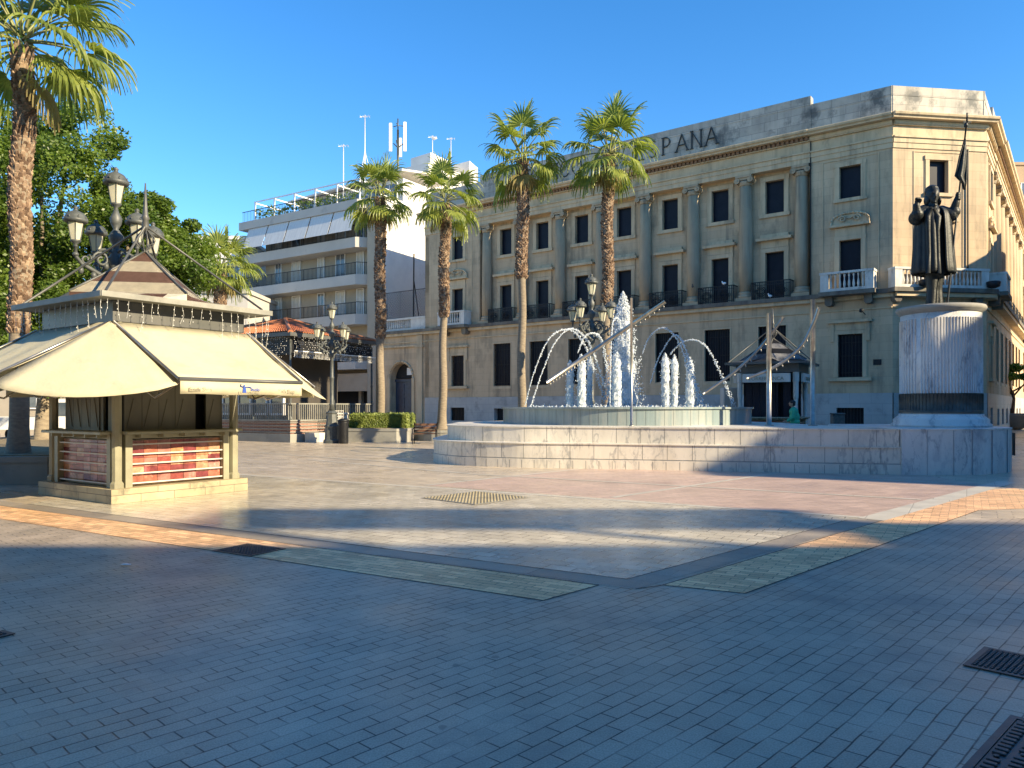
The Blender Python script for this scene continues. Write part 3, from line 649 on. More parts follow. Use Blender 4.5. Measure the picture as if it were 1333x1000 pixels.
# pigeons on the ledges
for k, (t_, z_, lab) in enumerate([(9.1, 8.9, 'white pigeon on the iron balcony rail second from the corner column'), (6.35, 7.9, 'white pigeon on the ledge under the rightmost iron balcony'), (11.1, 8.9, 'dark pigeon perched at the left end of an iron balcony')]):
    q = B1 + uL*t_ + nL*.34; o = MB(); o.ell((0, 0, .1), (.13, .07, .075), 10); o.ell((.12, 0, .2), (.045, .04, .05), 8); o.tube([(.08, 0, .12), (.115, 0, .19)], [.05, .035], 6)
    o.add([(-.1, -.03, .1), (-.1, .03, .1), (-.26, 0, .06)], [(0, 1, 2)]); o.tube([(0, .02, .04), (0, .02, 0)], .008, 4); o.tube([(0, -.02, .04), (0, -.02, 0)], .008, 4)
    o = o.build('pigeon', 'carpaint' if k < 2 else 'lampiron'); o.location = (q.x, q.y, z_); o.rotation_euler = (0, 0, 2.4+k); tag(o, lab, 'pigeon')

# ------------------------------------------------------------------ apartment building
uA = Vector((-.83863, .54471)); A3 = Vector((rx(482, 65.5), 65.5))
ap = thing('apartment_building', 'grey apartment block with long balconies, white blinds and planted roof terrace', 'building', (A3.x, A3.y, -.2), atan2(uA.y, uA.x)); ap.scale = (1.129,)*3
# local x leftwards along front, y towards the viewer
LX = 15.4
b = MB(); b.box(-.3, LX-1.3, -16, -1.6, 3.2, 17.1); b.build('wall', 'beige', ap)
b = MB(); b.box(-.55, -.3, -16, -.6, 0, 18.0); b.box(-.3, .35, -1.6, -.5, 0, 17.1); b.build('side_wall', 'white', ap)
b = MB(); b.box(-.3, .6, -.5, -.3, 0, 17.1); b.build('corner_pier', 'beige', ap)
for i, (z0, z1, xe) in enumerate([(4.55, 5.4, .6), (8.05, 8.85, .6), (11.15, 11.95, .6), (14.06, 14.85, .6)]):
    s_ = MB(); s_.prism([(xe+1.0, 0), (LX, 0), (LX, -1.6), (xe, -1.6), (xe, -1.0)], z0, z1); s_.build('balcony', 'greyrender', ap)
    r = MB(); rz1 = z1+.95; r.box(1.6, LX, -.10, -.05, rz1-.05, rz1); r.box(1.6, LX, -.09, -.06, z1+.08, z1+.11)
    for k in range(92): x = 1.6+(LX-1.6)*k/91; q_ = .03 if k % 13 == 0 else .009; r.box(x-q_, x+q_, -.09, -.06, z1, rz1-.05)
    for k in range(9): x = 1.6-k*.12; y = -.075-k*.11; r.box(x-.01, x+.01, y-.01, y+.01, z1, rz1)
    r.tube([(1.6, -.075, rz1), (.62, -.96, rz1), (.62, -1.5, rz1)], .025, 4); r.build('balcony_railing', 'iron', ap)
    if i in (1, 2, 3):
        for k, x in enumerate((2.2, 4.3, 6.7, 9.6, 12.0)):
            wd = .95 if k % 2 else .7
            f = MB(); f.box(x, x+wd, -1.6, -1.53, z1+.02, z1+2.15); wo = f.build('window', 'shutter' if (k+i) % 3 else 'glass', ap)
            f = MB(); f.box(x-.06, x, -1.6, -1.5, z1, z1+2.2); f.box(x+wd, x+wd+.06, -1.6, -1.5, z1, z1+2.2); f.box(x-.06, x+wd+.06, -1.6, -1.5, z1+2.2, z1+2.26); f.box(x+wd/2-.02, x+wd/2+.02, -1.53, -1.51, z1+.02, z1+2.15); f.build('window_frame', 'carpaint', wo)
b = MB(); b.prism([(1.4, 0), (LX+.3, 0), (LX+.3, -16), (-.3, -16), (-.3, -1.7)], 17.1, 17.78); b.build('roof_slab', 'greyrender', ap)
for k in range(5):
    x0 = 1.5+k*2.62; b = MB()
    b.add([(x0, -.12, 17.08), (x0+2.5, -.12, 17.08), (x0+2.5, .55, 15.25), (x0, .55, 15.25), (x0, -.14, 17.08), (x0+2.5, -.14, 17.08), (x0+2.5, .53, 15.25), (x0, .53, 15.25)], [(0, 1, 2, 3), (7, 6, 5, 4), (3, 2, 6, 7), (0, 3, 7, 4), (1, 5, 6, 2)])
    b.build('blind', 'blind', ap)
# lower floors
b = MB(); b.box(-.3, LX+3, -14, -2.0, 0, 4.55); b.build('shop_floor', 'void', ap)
b = MB(); b.box(.9, 12, -1.6, -.6, 2.85, 4.25); b.box(.2, .9, -1.7, -.7, 2.7, 4.35, 1); sg = b.build('shop_sign', [mat('sign_board', (.40, .33, .25), (.34, .28, .21), 1, .6), 'iron'], ap)
text_obj('sign_lettering', "Calabart", .62, 'darktext', sg, tfr(5.2, -.57, 3.3, '+y'), .01, .008)
for x in (2.6, 5.6, 8.8, 11.9): MB().box(x, x+.3, -2.0, -1.7, 0, 4.55).build('shop_pillar', 'beige', ap)
# penthouse
b = MB(); b.box(.2, 12.6, -16, -4.0, 17.78, 20.2); b.build('penthouse_wall', 'white', ap)
b = MB(); b.add([(-.4, -3.2, 20.5), (13.1, -3.2, 19.9), (13.1, -12, 21.4), (-.4, -12, 22.0), (-.4, -3.2, 20.65), (13.1, -3.2, 20.05), (13.1, -12, 21.55), (-.4, -12, 22.15)], [(3, 2, 1, 0), (4, 5, 6, 7), (0, 1, 5, 4), (1, 2, 6, 5), (2, 3, 7, 6), (3, 0, 4, 7)]); b.build('penthouse_roof', 'white', ap)
for k in range(6):
    x = .8+k*1.95; wo = MB().box(x, x+1.6, -4.0, -3.94, 18.5, 19.85).build('window', 'glass', ap)
    f = MB(); f.box(x-.05, x, -4.0, -3.9, 18.45, 19.9); f.box(x+1.6, x+1.65, -4, -3.9, 18.45, 19.9); f.box(x-.05, x+1.65, -4, -3.9, 19.9, 19.95); f.box(x+.78, x+.82, -3.94, -3.91, 18.5, 19.85); f.build('window_frame', 'carpaint', wo)
b = MB()
for k in range(6):
    x = 1.5+k*2.5; b.box(x-.05, x+.05, -.45, -.35, 17.78, 19.4+.0); b.box(x-.05, x+.05, -4.0, -.45, 19.3, 19.4)
b.box(1.45, 14.1, -.44, -.36, 19.4, 19.5); b.build('pergola', 'carpaint', ap)
b = MB(); b.box(1.5, LX, -.16, -.12, 18.65, 18.7)
for k in range(70): x = 1.6+(LX-1.7)*k/69; b.box(x-.01, x+.01, -.15, -.13, 17.78, 18.65)
b.build('terrace_railing', 'iron', ap)
def leaf_cloud(b, cen, rad, n, ls, rnd, flat=.8, mi=0, shell=.55):
    for _ in range(n):
        while True:
            v = Vector((rnd.uniform(-1, 1), rnd.uniform(-1, 1), rnd.uniform(-1, 1)))
            if shell < v.length < 1: break
        p = Vector((cen[0]+v.x*rad[0], cen[1]+v.y*rad[1], cen[2]+v.z*rad[2]))
        d = Vector((rnd.gauss(0, 1), rnd.gauss(0, 1), rnd.gauss(0, .6))); d.normalize(); e = d.orthogonal(); e.rotate(Matrix.Rotation(rnd.uniform(0, 6.28), 3, d)); L_ = ls*rnd.uniform(.6, 1.3)
        b.add([p-d*L_, p+e*L_*.45, p+d*L_, p-e*L_*.45], [(0, 1, 2, 3)], mi)
rnd = random.Random(3); b = MB()
for k in range(16): leaf_cloud(b, (2.5+k*.75, -.9+rnd.uniform(-.3, .3), 18.1+rnd.uniform(0, .5)), (.6, .4, .5), 60, .12, rnd)
b.build('terrace_plants', 'leaf', ap)
# roof mast, aerials
mx = rx(518, 76)
mm = thing('mobile_mast', 'white mobile phone mast with panel antennas on rooftop', 'antenna', (mx, 76, rz(222, 76))); mm.scale = (1.13,)*3
b = MB(); b.tube([(0, 0, -2.6), (0, 0, 3.6)], .10, 8)
for k in range(3):
    a = k*2.1+.4; b.tube([(0, 0, 2.0), (.55*cos(a), .55*sin(a), 2.5)], .05, 5); b.tube([(0, 0, 4.0), (.55*cos(a), .55*sin(a), 4.0)], .04, 5)
b.tube([(0, 0, 3.5), (0, 0, 4.6)], .06, 6); b.build('pole', 'lampiron', mm)
for k, (px, py, z0, z1) in enumerate([(-.62, -.3, 2.2, 5.2), (.65, -.3, 2.2, 5.3), (.12, .6, 2.0, 4.2)]):
    MB().bbox(px-.14, px+.14, py-.09, py+.09, z0-.6, z1-1.1, .04).build('panel_antenna', 'carpaint', mm)
for k, (x, d, z0, h, lab) in enumerate([(447, 72, 22.0, 4.6, 'short white aerial on left of penthouse roof'), (475, 72, 23.2, 6.2, 'tall braced aerial above the first palm crown'), (563, 85, 30.2, 1.9, 'small dish aerial right of the phone mast'), (587, 87, 28.4, 4.2, 'thin aerial on white roof beside the third palm')]):
    b = MB(); X = rx(x, d); b.tube([(0, 0, -2.0 if k > 1 else -.4), (0, 0, h)], .045, 5); b.tube([(-.5, 0, h-.2), (.5, 0, h-.1)], .03, 4)
    for q in range(4): b.tube([(-.4+q*.27, -.3, h-.15), (-.4+q*.27, .3, h-.15)], .018, 4)
    if k == 1:
        for a in (0, 2.1, 4.2): b.tube([(0, 0, h*.45), (.7*cos(a), .7*sin(a), 0)], .03, 4)
    if k == 2: b.lathe([(.05, h-.5), (.3, h-.35), (.34, h-.3)], 10, (.2, 0))
    o = b.build('roof_aerial', 'carpaint'); o.location = (X, d, z0); tag(o, lab, 'antenna')
# white block behind, visible over the bank's left end
wb = thing('white_apartment_block', 'white stepped rooftop block rising behind the bank left end', 'building', (0, 0, 0))
b = MB(); b.prism([(rx(496, 84), 84), (rx(560, 82), 80.5), (rx(622, 86), 86), (rx(600, 104), 104), (rx(500, 104), 104)], 0, 27.6); b.build('wall', 'white', wb)
b = MB(); b.prism([(rx(535, 84), 84), (rx(563, 84), 82), (rx(585, 85), 85), (rx(585, 96), 96), (rx(535, 96), 96)], 27.2, 29.2); b.prism([(rx(590, 87), 87), (rx(612, 87), 85.4), (rx(622, 88), 88), (rx(612, 96), 96), (rx(590, 96), 96)], 27.2, 29.4); b.build('stair_tower', 'white', wb)
for k in range(5): MB().box(rx(600, 84)-.3+k*.5, rx(600, 84)-.12+k*.5, 84.0, 84.4, 24.0, 27.5).build('louvre', 'greyrender', wb)
# other background buildings
def block(name, label, x0, x1, y0, y1, h, m, wins=None, rot=0):
    cx, cy = (x0+x1)/2, (y0+y1)/2; hx_, hy_ = (x1-x0)/2, (y1-y0)/2
    t = thing(name, label, 'building', (cx, cy, 0), rot); MB().box(-hx_, hx_, -hy_, hy_, 0, h).build('wall', m, t)
    b = MB(); b.box(-hx_-.15, hx_+.15, -hy_-.15, -hy_+.2, h, h+.35); b.box(-hx_-.15, -hx_+.2, -hy_+.2, hy_, h, h+.35); b.box(hx_-.2, hx_+.15, -hy_+.2, hy_, h, h+.35); b.build('parapet', m, t)
    if wins:
        faces = wins.get('faces', 'f'); st = wins.get('st', 3.2); sp = wins.get('sp', 2.6)
        proto = None
        def place(x, y, z, r):
            nonlocal proto
            if proto is None:
                f = MB(); f.box(-.55, .55, -.04, .03, 0, 1.6); wo = f.build('window', 'glass', t); g = MB(); g.box(-.65, -.55, -.07, 0, -.05, 1.65); g.box(.55, .65, -.07, 0, -.05, 1.65); g.box(-.55, .55, -.07, 0, 1.6, 1.65); g.box(-.7, .7, -.12, 0, -.12, -.05)
                g.build('window_frame', 'carpaint', wo); proto = wo
            else: wo = copy_tree(proto, t)
            wo.location = (x, y, z); wo.rotation_euler = (0, 0, r)
        z = 1.6
        while z < h-2:
            if 'f' in faces:
                n = int(2*hx_/sp)
                for k in range(n): place(-hx_+2*hx_*(k+.5)/n, -hy_, z, 0)
            if 'l' in faces:
                n = int(2*hy_/sp)
                for k in range(n): place(-hx_, -hy_+2*hy_*(k+.5)/n, z, -pi/2)
            z += st
    return t
block('town_house', 'white house far behind the small palm', rx(205, 75), rx(318, 75), 75, 88, 18.2, 'white', dict(sp=2.0))
block('town_house', 'grey house just left of the balcony apartment block', rx(262, 66), rx(330, 66)-.5, 66, 74, 11.5, 'greyrender', dict(sp=1.9))
block('shop_row', 'low shop row in shadow behind the left trees', -62, -21.5, 48, 60, 7.5, 'beige', dict(sp=3.4))
block('town_house', 'sunlit yellow house at the end of the side street', 50, 70, 72, 90, 14.5, 'yellow', dict(sp=2.4, faces='fl'))
block('town_house', 'brown block with roof aerials beyond the side street', 52.0, 76, 92, 110, 31, 'ochre', dict(sp=2.8, faces='fl'))
# buildings beside and behind the camera (outside the picture), they shade the square
block('street_building', 'long building across the side street, outside the photo', 34.5, 52, .7, 21, 15.7, 'ochre', dict(faces='l', sp=3.2))
block('street_building', 'lower building farther up the side street, outside the photo', 34.5, 52, 21.2, 47, 14.2, 'yellow', dict(faces='l', sp=3.2))
Bb = block('street_building', 'building behind the viewpoint with added shade slab, outside the photo', -40, 37.4, -28, -8.4, 16.0, 'beige')
Bc = block('street_building', 'taller corner building behind the viewpoint, outside the photo', 37.6, 60, -28, -8.4, 17.6, 'white')
c_ = MB(); c_.box(28.9, 37.7, -9.3, -7.4, 17.85, 18.0)  # slab on posts, added above the roof to throw a shadow band on the paving
for px in (29.2, 33.5, 37.2): c_.box(px-.1, px+.1, -9.2, -9.0, 16.0, 17.85)
o = c_.build('roof_shade_slab', 'greyrender'); o.parent = Bb; o.location = (1.3, 18.2, 0)

# ------------------------------------------------------------------ fountain
def smooth_poly(pts, n=6):
    out = []; N_ = len(pts)
    for i in range(N_):
        p0, p1, p2, p3 = [Vector(pts[(i+j-1) % N_]) for j in range(4)]
        for k in range(n):
            t = k/n; out.append(tuple(.5*((2*p1)+(-p0+p2)*t+(2*p0-5*p1+4*p2-p3)*t*t+(-p0+3*p1-3*p2+p3)*t**3)))
    return out
foot = [(-2.38, 23.2), (-2.2, 21.9), (-1.45, 20.8), (-.2, 20.15), (.75, 19.85), (3.1, 19.35), (5.3, 18.76), (7.65, 18.18), (9.0, 17.86), (9.6, 19.2), (9.6, 24.5), (8.6, 28.2), (5.8, 30.4), (2.5, 30.8), (-.6, 29.2), (-2.2, 26.3)]
fp = smooth_poly([(-2.3, 24.6)] + foot[:9] + [(10.6, 17.45)], 5)[5:46] + [(9.17, 17.83), (9.3, 22), (9.2, 26), (8.4, 28.6), (5.8, 30.4), (2.5, 30.8), (-.6, 29.2), (-2.2, 26.3)]
def inset(pts, d):
    n = len(pts); out = []
    for i in range(n):
        a, b_, c = Vector(pts[i-1]), Vector(pts[i]), Vector(pts[(i+1) % n]); e = ((b_-a).normalized() + (c-b_).normalized()); e.normalize() if e.length else None
        out.append((b_.x - e.y*d, b_.y + e.x*d))
    return out
fn = thing('fountain', 'round stepped pale marble fountain with a blue-grey basin', 'fountain', (3.67, 24.7, 0))
T = Matrix.Translation((-3.67, -24.7, 0))
def tier(name, pts, z0, z1, nose, slab, m_='marble'):
    "ring of slabs with thin joints and a slightly proud nosing"
    b = MB(); b.prism(pts, z0, z1-.03); n = len(pts)
    # cumulative length joints
    b2 = inset(pts, -nose); b.prism(b2, z1-.03, z1)
    o = b.build(name, m_, fn, T)
    j = MB(); acc = 0; nxt = slab*.4
    for i in range(n-9):
        a, c = Vector(pts[i]), Vector(pts[i+1]); L_ = (c-a).length; d = (c-a).normalized(); nn = Vector((d.y, -d.x))
        while nxt < acc + L_:
            q = a + d*(nxt-acc) + nn*.0015; r = q + d*.013
            j.add([(q.x, q.y, z0), (r.x, r.y, z0), (r.x, r.y, z1-.03), (q.x, q.y, z1-.03)], [(0, 1, 2, 3)]); nxt += slab
        acc += L_
    j.build('joint', 'planter', o)
    return o
tier('step', fp, 0, .24, .0, .34); tier('step', inset(fp, .012), .262, .66, .03, .62); MB().prism(inset(fp, .03), .22, .28).build('joint', 'marble_dark', fn, T); 
def vinset(pts):
    out = []
    for i, (p, a, c) in enumerate(zip(pts, inset(pts, .42), inset(pts, .045))): f = max(0, min(1, (p[0]-1)/6)) if p[1] < 22 else 0; out.append((a[0]*(1-f)+c[0]*f, a[1]*(1-f)+c[1]*f))
    return out
fp2 = vinset(fp); tier('step', fp2, .66, 1.08, .025, .62)
b = MB(); b.prism(inset(fp2, .3), 1.081, 1.086); b.build('deck', 'marble', fn, T)
# statue block
bl = [(9.17, 17.80), (10.4, 17.74), (11.2, 17.92), (11.9, 18.3), (12.45, 18.85), (12.75, 19.5), (12.85, 20.4), (12.6, 21.6), (11.6, 22.6), (9.6, 22.8), (9.2, 22.0)]
b = MB(); b.prism(bl, 0, 1.05); b.prism(inset(bl, -.015), 1.05, 1.09)
for i, (xa, ya) in enumerate([(9.75, 17.765), (10.35, 17.735), (10.85, 17.825), (11.45, 18.025), (12.1, 18.48)]): b.box(xa-.004, xa+.004, ya-.012, ya+.3, 0, 1.05, 1)
mb = b.build('statue_block', ['marble_blue', 'marble_dark'], fn, T)
b = MB(); a_ = atan2(.6, .45); px, py = 12.66, 19.15; d_ = Vector((.3, .65)).normalized(); n_ = Vector((d_.y, -d_.x))
q0, q1 = Vector((px, py)) - d_*.16 + n_*.02, Vector((px, py)) + d_*.16 + n_*.02
b.prism([tuple(q0), tuple(q0+n_*.02), tuple(q1+n_*.02), tuple(q1)], .38, .95); b.build('plaque', 'bronze', fn, T)
# basin
b = MB(); BC = (3.67, 24.7)
b.lathe([(3.96, 1.08), (3.96, 1.54)], 96, BC, 0, True, cap=False)
b.lathe([(3.96, 1.54), (4.02, 1.545), (4.02, 1.60), (3.7, 1.60), (3.7, 1.2)], 96, BC, 0, False, cap=False)
for k in range(96):
    t = 2*pi*k/96; x, y = BC[0]+3.963*cos(t), BC[1]+3.963*sin(t); tx, ty = -sin(t)*.006, cos(t)*.006
    if sin(t) < .3: b.add([(x-tx, y-ty, 1.09), (x+tx, y+ty, 1.09), (x+tx, y+ty, 1.54), (x-tx, y-ty, 1.54)], [(0, 1, 2, 3)], 1)
b.build('basin', ['basin', mat('basin_joint', (.14, .17, .17))], fn, T)
b = MB(); b.lathe([(0, 1.52), (3.7, 1.52)], 64, BC, cap=False); b.build('water', 'water', fn, T)
# steel poles carrying spray pipes
def pole(x, d, ytop, r, label):
    X = rx(x, d); z = rz(ytop, d); b = MB(); b.tube([(X, d, 1.08), (X, d, z)], r, 12); b.lathe([(r*1.8, 1.086), (r*1.8, 1.11), (r, 1.13)], 12, (X, d)); o = b.build('steel_pole', 'steel'); tag(o, label, 'pole', 'steel poles of the fountain')
pole(822, 20.3, 388, .035, 'slim steel pole before the tall central jet')
pole(1001, 20.8, 408, .07, 'shorter thick steel pole right of the basin')
pole(1058, 20.8, 390, .07, 'taller thick steel pole left of the statue plinth')
def pipe(pts, r, label, nz, w_=.0):
    P = [Vector((rx(x, d), d, rz(y, d))) for x, y, d in pts]
    if len(P) > 2:
        Q = []
        for i in range(len(P)-1):
            p0, p1, p2, p3 = P[max(i-1, 0)], P[i], P[i+1], P[min(i+2, len(P)-1)]
            for k in range(6): t = k/6; Q.append(.5*((2*p1)+(-p0+p2)*t+(2*p0-5*p1+4*p2-p3)*t*t+(-p0+3*p1-3*p2+p3)*t**3))
        Q.append(P[-1]); P = Q
    t_ = thing('spray_pipe', label, 'spray pipe', P[0]); o0 = P[0]; b = MB(); b.tube([p-o0 for p in P], r, 10); b.build('pipe', 'steel', t_)
    L_ = [0]
    for a, c in zip(P, P[1:]): L_.append(L_[-1] + (c-a).length)
    b = MB()
    for s0, s1, n in nz:
        for k in range(n):
            s_ = L_[-1]*(s0+(s1-s0)*k/max(1, n-1))
            for i in range(len(P)-1):
                if L_[i] <= s_ <= L_[i+1]+1e-6: p = P[i].lerp(P[i+1], (s_-L_[i])/(L_[i+1]-L_[i])); break
            MB().tube([p-o0+Vector((0, 0, -r)), p-o0+Vector((.012, -.02, -r-.085))], [.018, .013], 6).build('nozzle', 'steel', t_)
pipe([(712, 498, 21.2), (866, 393, 20.4)], .058, 'straight steel pipe crossing before the central water jet', [(.03, .42, 16), (.64, .985, 10)])
pipe([(915, 513, 21.3), (955, 485, 21.2), (990, 452, 21.0), (1020, 413, 20.7)], .042, 'curved steel pipe resting on the shorter pole', [(.35, .8, 8)])
pipe([(972, 493, 20.9), (1008, 478, 20.8), (1040, 454, 20.7), (1057, 425, 20.6), (1066, 400, 20.5)], .045, 'strongly curved steel pipe resting on the taller pole', [(.3, .7, 7)])
# water
def drops(b, p, r, rnd):
    r *= rnd.uniform(.6, 1.3); x, y, z = p
    b.add([(x+r, y, z), (x-r, y, z), (x, y+r, z), (x, y-r, z), (x, y, z+r*1.5), (x, y, z-r*1.5)], [(0, 2, 4), (2, 1, 4), (1, 3, 4), (3, 0, 4), (2, 0, 5), (1, 2, 5), (3, 1, 5), (0, 3, 5)], 0, True)
def plume(x, d, ytop, w0, w1, n, label, seed, power=.55, sz=.014):
    rnd = random.Random(seed); X = rx(x, d); zt_ = rz(ytop, d); z0 = 1.52; H = zt_-z0
    b = MB(); rings = []
    # ragged solid heart
    K = 22; NN = 14; vs = []
    for i in range(K+1):
        t = i/K; r = (w0*(1-t)+w1*t)*(.72 if t < .88 else .72*max(.12, (1-t)/.12)**.7)
        for k in range(NN):
            a = 2*pi*k/NN; rr = r*(1+rnd.uniform(-.22, .22)); vs.append((X+rr*cos(a), d+rr*sin(a), z0+H*t*.98+rnd.uniform(-.03, .03)))
    fs = [(i*NN+k, i*NN+(k+1) % NN, (i+1)*NN+(k+1) % NN, (i+1)*NN+k) for i in range(K) for k in range(NN)]
    b.add(vs, fs + [tuple(K*NN+k for k in range(NN))], 0, False)
    for _ in range(int(n*1.8)):
        t = rnd.random(); wd = (w0*(1-t)+w1*t)
        if t > .85: wd *= max(.1, sqrt((1-t)/.15))
        q = abs(rnd.gauss(0, .42)); a = rnd.uniform(0, 2*pi); q = min(q, 1.15+.3*rnd.random())
        drops(b, (X+q*wd*cos(a), d+q*wd*sin(a), z0+H*t+rnd.uniform(-.04, .04)), sz, rnd)
    o = b.build('water_jet', 'foam'); return tag(o, label, 'water jet', 'upright fountain jets')
plume(811, 24.7, 381, .66, .17, 20000, 'tall central column of white water', 1, sz=.017)
plume(803, 23.6, 460, .20, .16, 1400, 'low foaming jet touching the left side of the central column', 2)
plume(742, 24.2, 470, .17, .14, 1300, 'leftmost low foaming jet', 3)
plume(757, 24.0, 462, .17, .17, 1500, 'second low foaming jet from the left, beside the leftmost one', 4)
plume(767.5, 24.9, 463, .12, .13, 1200, 'slim low jet just left of the lamp post shaft', 5)
plume(866, 24.2, 461, .16, .17, 1500, 'low foaming jet first right of the central column', 6)
plume(878, 24.9, 463, .14, .15, 1300, 'low foaming jet second right of the central column', 7)
plume(898, 24.0, 466, .18, .15, 1400, 'rightmost low foaming jet', 8)
def arcjet(pts, label, seed, brk=.6):
    rnd = random.Random(seed); P = [Vector((rx(x, d), d, rz(y, d))) for x, y, d in pts]; Q = []
    for i in range(len(P)-1):
        p0, p1, p2, p3 = P[max(i-1, 0)], P[i], P[i+1], P[min(i+2, len(P)-1)]
        for k in range(10): t = k/10; Q.append(.5*((2*p1)+(-p0+p2)*t+(2*p0-5*p1+4*p2-p3)*t*t+(-p0+3*p1-3*p2+p3)*t**3))
    Q.append(P[-1]); b = MB(); nb = int(len(Q)*brk)
    b.tube(Q[:nb+1], [.004+.007*rnd.random() for _ in Q[:nb+1]], 6)
    for i in range(1, len(Q)-1):
        t = i/len(Q)
        for k in range(7 if i < nb else 13):
            p = Q[i].lerp(Q[i+1], rnd.random()); s_ = .010+.05*max(0, t-.4); drops(b, (p.x+rnd.gauss(0, s_), p.y+rnd.gauss(0, s_), p.z+rnd.gauss(0, s_)), .016, rnd)
    tag(b.build('water_arc', 'foam'), label, 'water jet', 'arching fountain jets')
dd = 23.0
arcjet([(683, 529, 23.5), (697, 480, 23.4), (715, 441, 23.6), (738, 429, 24), (758, 444, 24.3), (775, 485, 24.5), (788, 520, 24.6)], 'outermost left arching jet with highest reach', 11)
arcjet([(691, 529, 22.6), (705, 487, 22.8), (722, 447, 23), (744, 428, 23.4), (766, 446, 23.8), (783, 490, 24), (796, 523, 24.2)], 'second left arching jet, starting just right of the outermost', 12)
arcjet([(752, 460, 23.4), (760, 440, 23.4), (772, 434, 23.5), (783, 443, 23.8), (790, 480, 24), (795, 525, 24.2)], 'small arc crossing the lamp post shaft', 13, .4)
arcjet([(794, 528, 23), (795, 470, 23.2), (798, 420, 23.6), (806, 418, 24), (812, 450, 24.2)], 'thin jet climbing close along the left of the central column', 14, .7)
arcjet([(836, 461, 24.2), (845, 440, 24), (862, 427, 23.6), (881, 441, 23.4), (897, 480, 23.2), (916, 529, 22.8)], 'high arc right of the central column falling towards the rim', 15, .75)
arcjet([(846, 500, 24), (858, 465, 23.8), (877, 437, 23.4), (890, 449, 23.2), (902, 490, 23), (910, 524, 23)], 'middle right arching jet rising from behind the foaming pair', 16, .7)
arcjet([(872, 462, 24.6), (886, 447, 24.4), (905, 443, 24.1), (922, 455, 23.8), (940, 490, 23.5), (955, 528, 23.4)], 'rightmost arching jet reaching out to the basin rim', 17, .8)
rnd = random.Random(9); b = MB()
for _ in range(2600):
    a = rnd.uniform(0, 2*pi); r = rnd.uniform(0, 1)**.6*3.3; drops(b, (BC[0]+r*cos(a), BC[1]+r*sin(a), 1.53+abs(rnd.gauss(0, .05))), .02, rnd)
tag(b.build('splash', 'foam'), 'low splashing spray over the basin surface', 'water spray', kind='stuff')

# ------------------------------------------------------------------ monument plinth and statue
PX, PY = rx(1224, 19.9), 19.9
pl = thing('monument_plinth', 'tall ribbed marble drum with a bronze lower band', 'plinth', (PX, PY, 1.09))
b = MB(); b.lathe([(1.17, 0), (1.17, .07), (1.11, .10), (1.12, .18), (1.05, .24), (.99, .29), (.99, .33)], 48); b.build('base_moulding', 'marble_blue', pl)
b = MB(); R0 = .94
b.lathe([(R0, .33), (R0, 2.92)], 64); b.build('shaft', 'marble_blue', pl)
b = MB()
for k in range(26):
    t = -pi/2 + (k-12.5)*.078; b.tube([((R0+.004)*cos(t), (R0+.004)*sin(t), .86), ((R0+.004)*cos(t), (R0+.004)*sin(t), 2.78)], .017, 6)
for k in range(60):
    t = 2*pi*k/60
    if not (-pi/2-1.05 < (t-2*pi if t > pi else t) < -pi/2+1.05): b.tube([((R0+.004)*cos(t), (R0+.004)*sin(t), .86), ((R0+.004)*cos(t), (R0+.004)*sin(t), 2.78)], .017, 6)
b.build('rib', 'marble_blue', pl)
b = MB(); b.lathe([(R0+.035, .36), (R0+.035, .42), (R0+.02, .43), (R0+.02, .84), (R0+.035, .86)], 64, cap=False)
for k in range(70): t = 2*pi*k/70; b.tube([((R0+.02)*cos(t), (R0+.02)*sin(t), .43), ((R0+.02)*cos(t), (R0+.02)*sin(t), .84)], .014, 5)
b.build('bronze_band', mat('band_bronze', (.10, .10, .085), (.06, .062, .055), 5, .5, metal=.4), pl)
b = MB(); b.lathe([(.94, 2.92), (.96, 2.96), (1.03, 3.0), (1.06, 3.06), (1.03, 3.12), (.9, 3.14)], 48); b.build('cap', 'planter', pl)

def remesh(o, vox, smooth=3):
    m = o.modifiers.new("remesh", 'REMESH'); m.mode = 'VOXEL'; m.voxel_size = vox; m.use_smooth_shade = True
    s_ = o.modifiers.new("smooth", 'SMOOTH'); s_.iterations = smooth; s_.factor = .5
def limb(b, pts, rr, n=12):
    b.tube(pts, rr, n)
    for p, r in zip(pts, rr): b.ell(p, (r, r, r), n)
SZ = 1.09 + 3.14
st = thing('statue', 'dark bronze man in a wide cloak holding a flagstaff on the drum', 'statue', (PX, PY, SZ))
S = Matrix.Identity(4)
def spx(x, y, dy=0.0): return (rx(x, 19.9+dy) - PX, dy, rz(y, 19.9+dy) - SZ)
b = MB()     # body: legs, tunic, shoulders, neck, head
limb(b, [spx(1212, 396, -.03), spx(1213, 378, -.03), spx(1213, 350, 0)], [.135, .125, .19]); limb(b, [spx(1221, 395, .03), spx(1220, 378, .04), spx(1219, 350, .03)], [.125, .12, .19])
b.box(-.42, .1, -.0, .0, 0, 0) if False else None
b.ell(spx(1212, 400, -.12), (.11, .22, .08)); b.ell(spx(1222, 400, -.02), (.11, .22, .08))
b.ell(spx(1216, 350, 0), (.30, .24, .30)); b.ell(spx(1216, 325, 0), (.33, .26, .42)); b.ell(spx(1215, 300, 0), (.31, .25, .40)); b.ell(spx(1214, 280, 0), (.38, .24, .26))
limb(b, [spx(1213, 276, 0), spx(1213.5, 262, -.02)], [.15, .12])
b.ell(spx(1214, 254, -.04), (.155, .19, .225), 16, rings=12); b.ell(spx(1216, 260, -.14), (.085, .09, .1))
b.tube([spx(1217.5, 251, -.21), spx(1218, 256, -.25), spx(1217, 258, -.2)], [.02, .035, .02], 6)
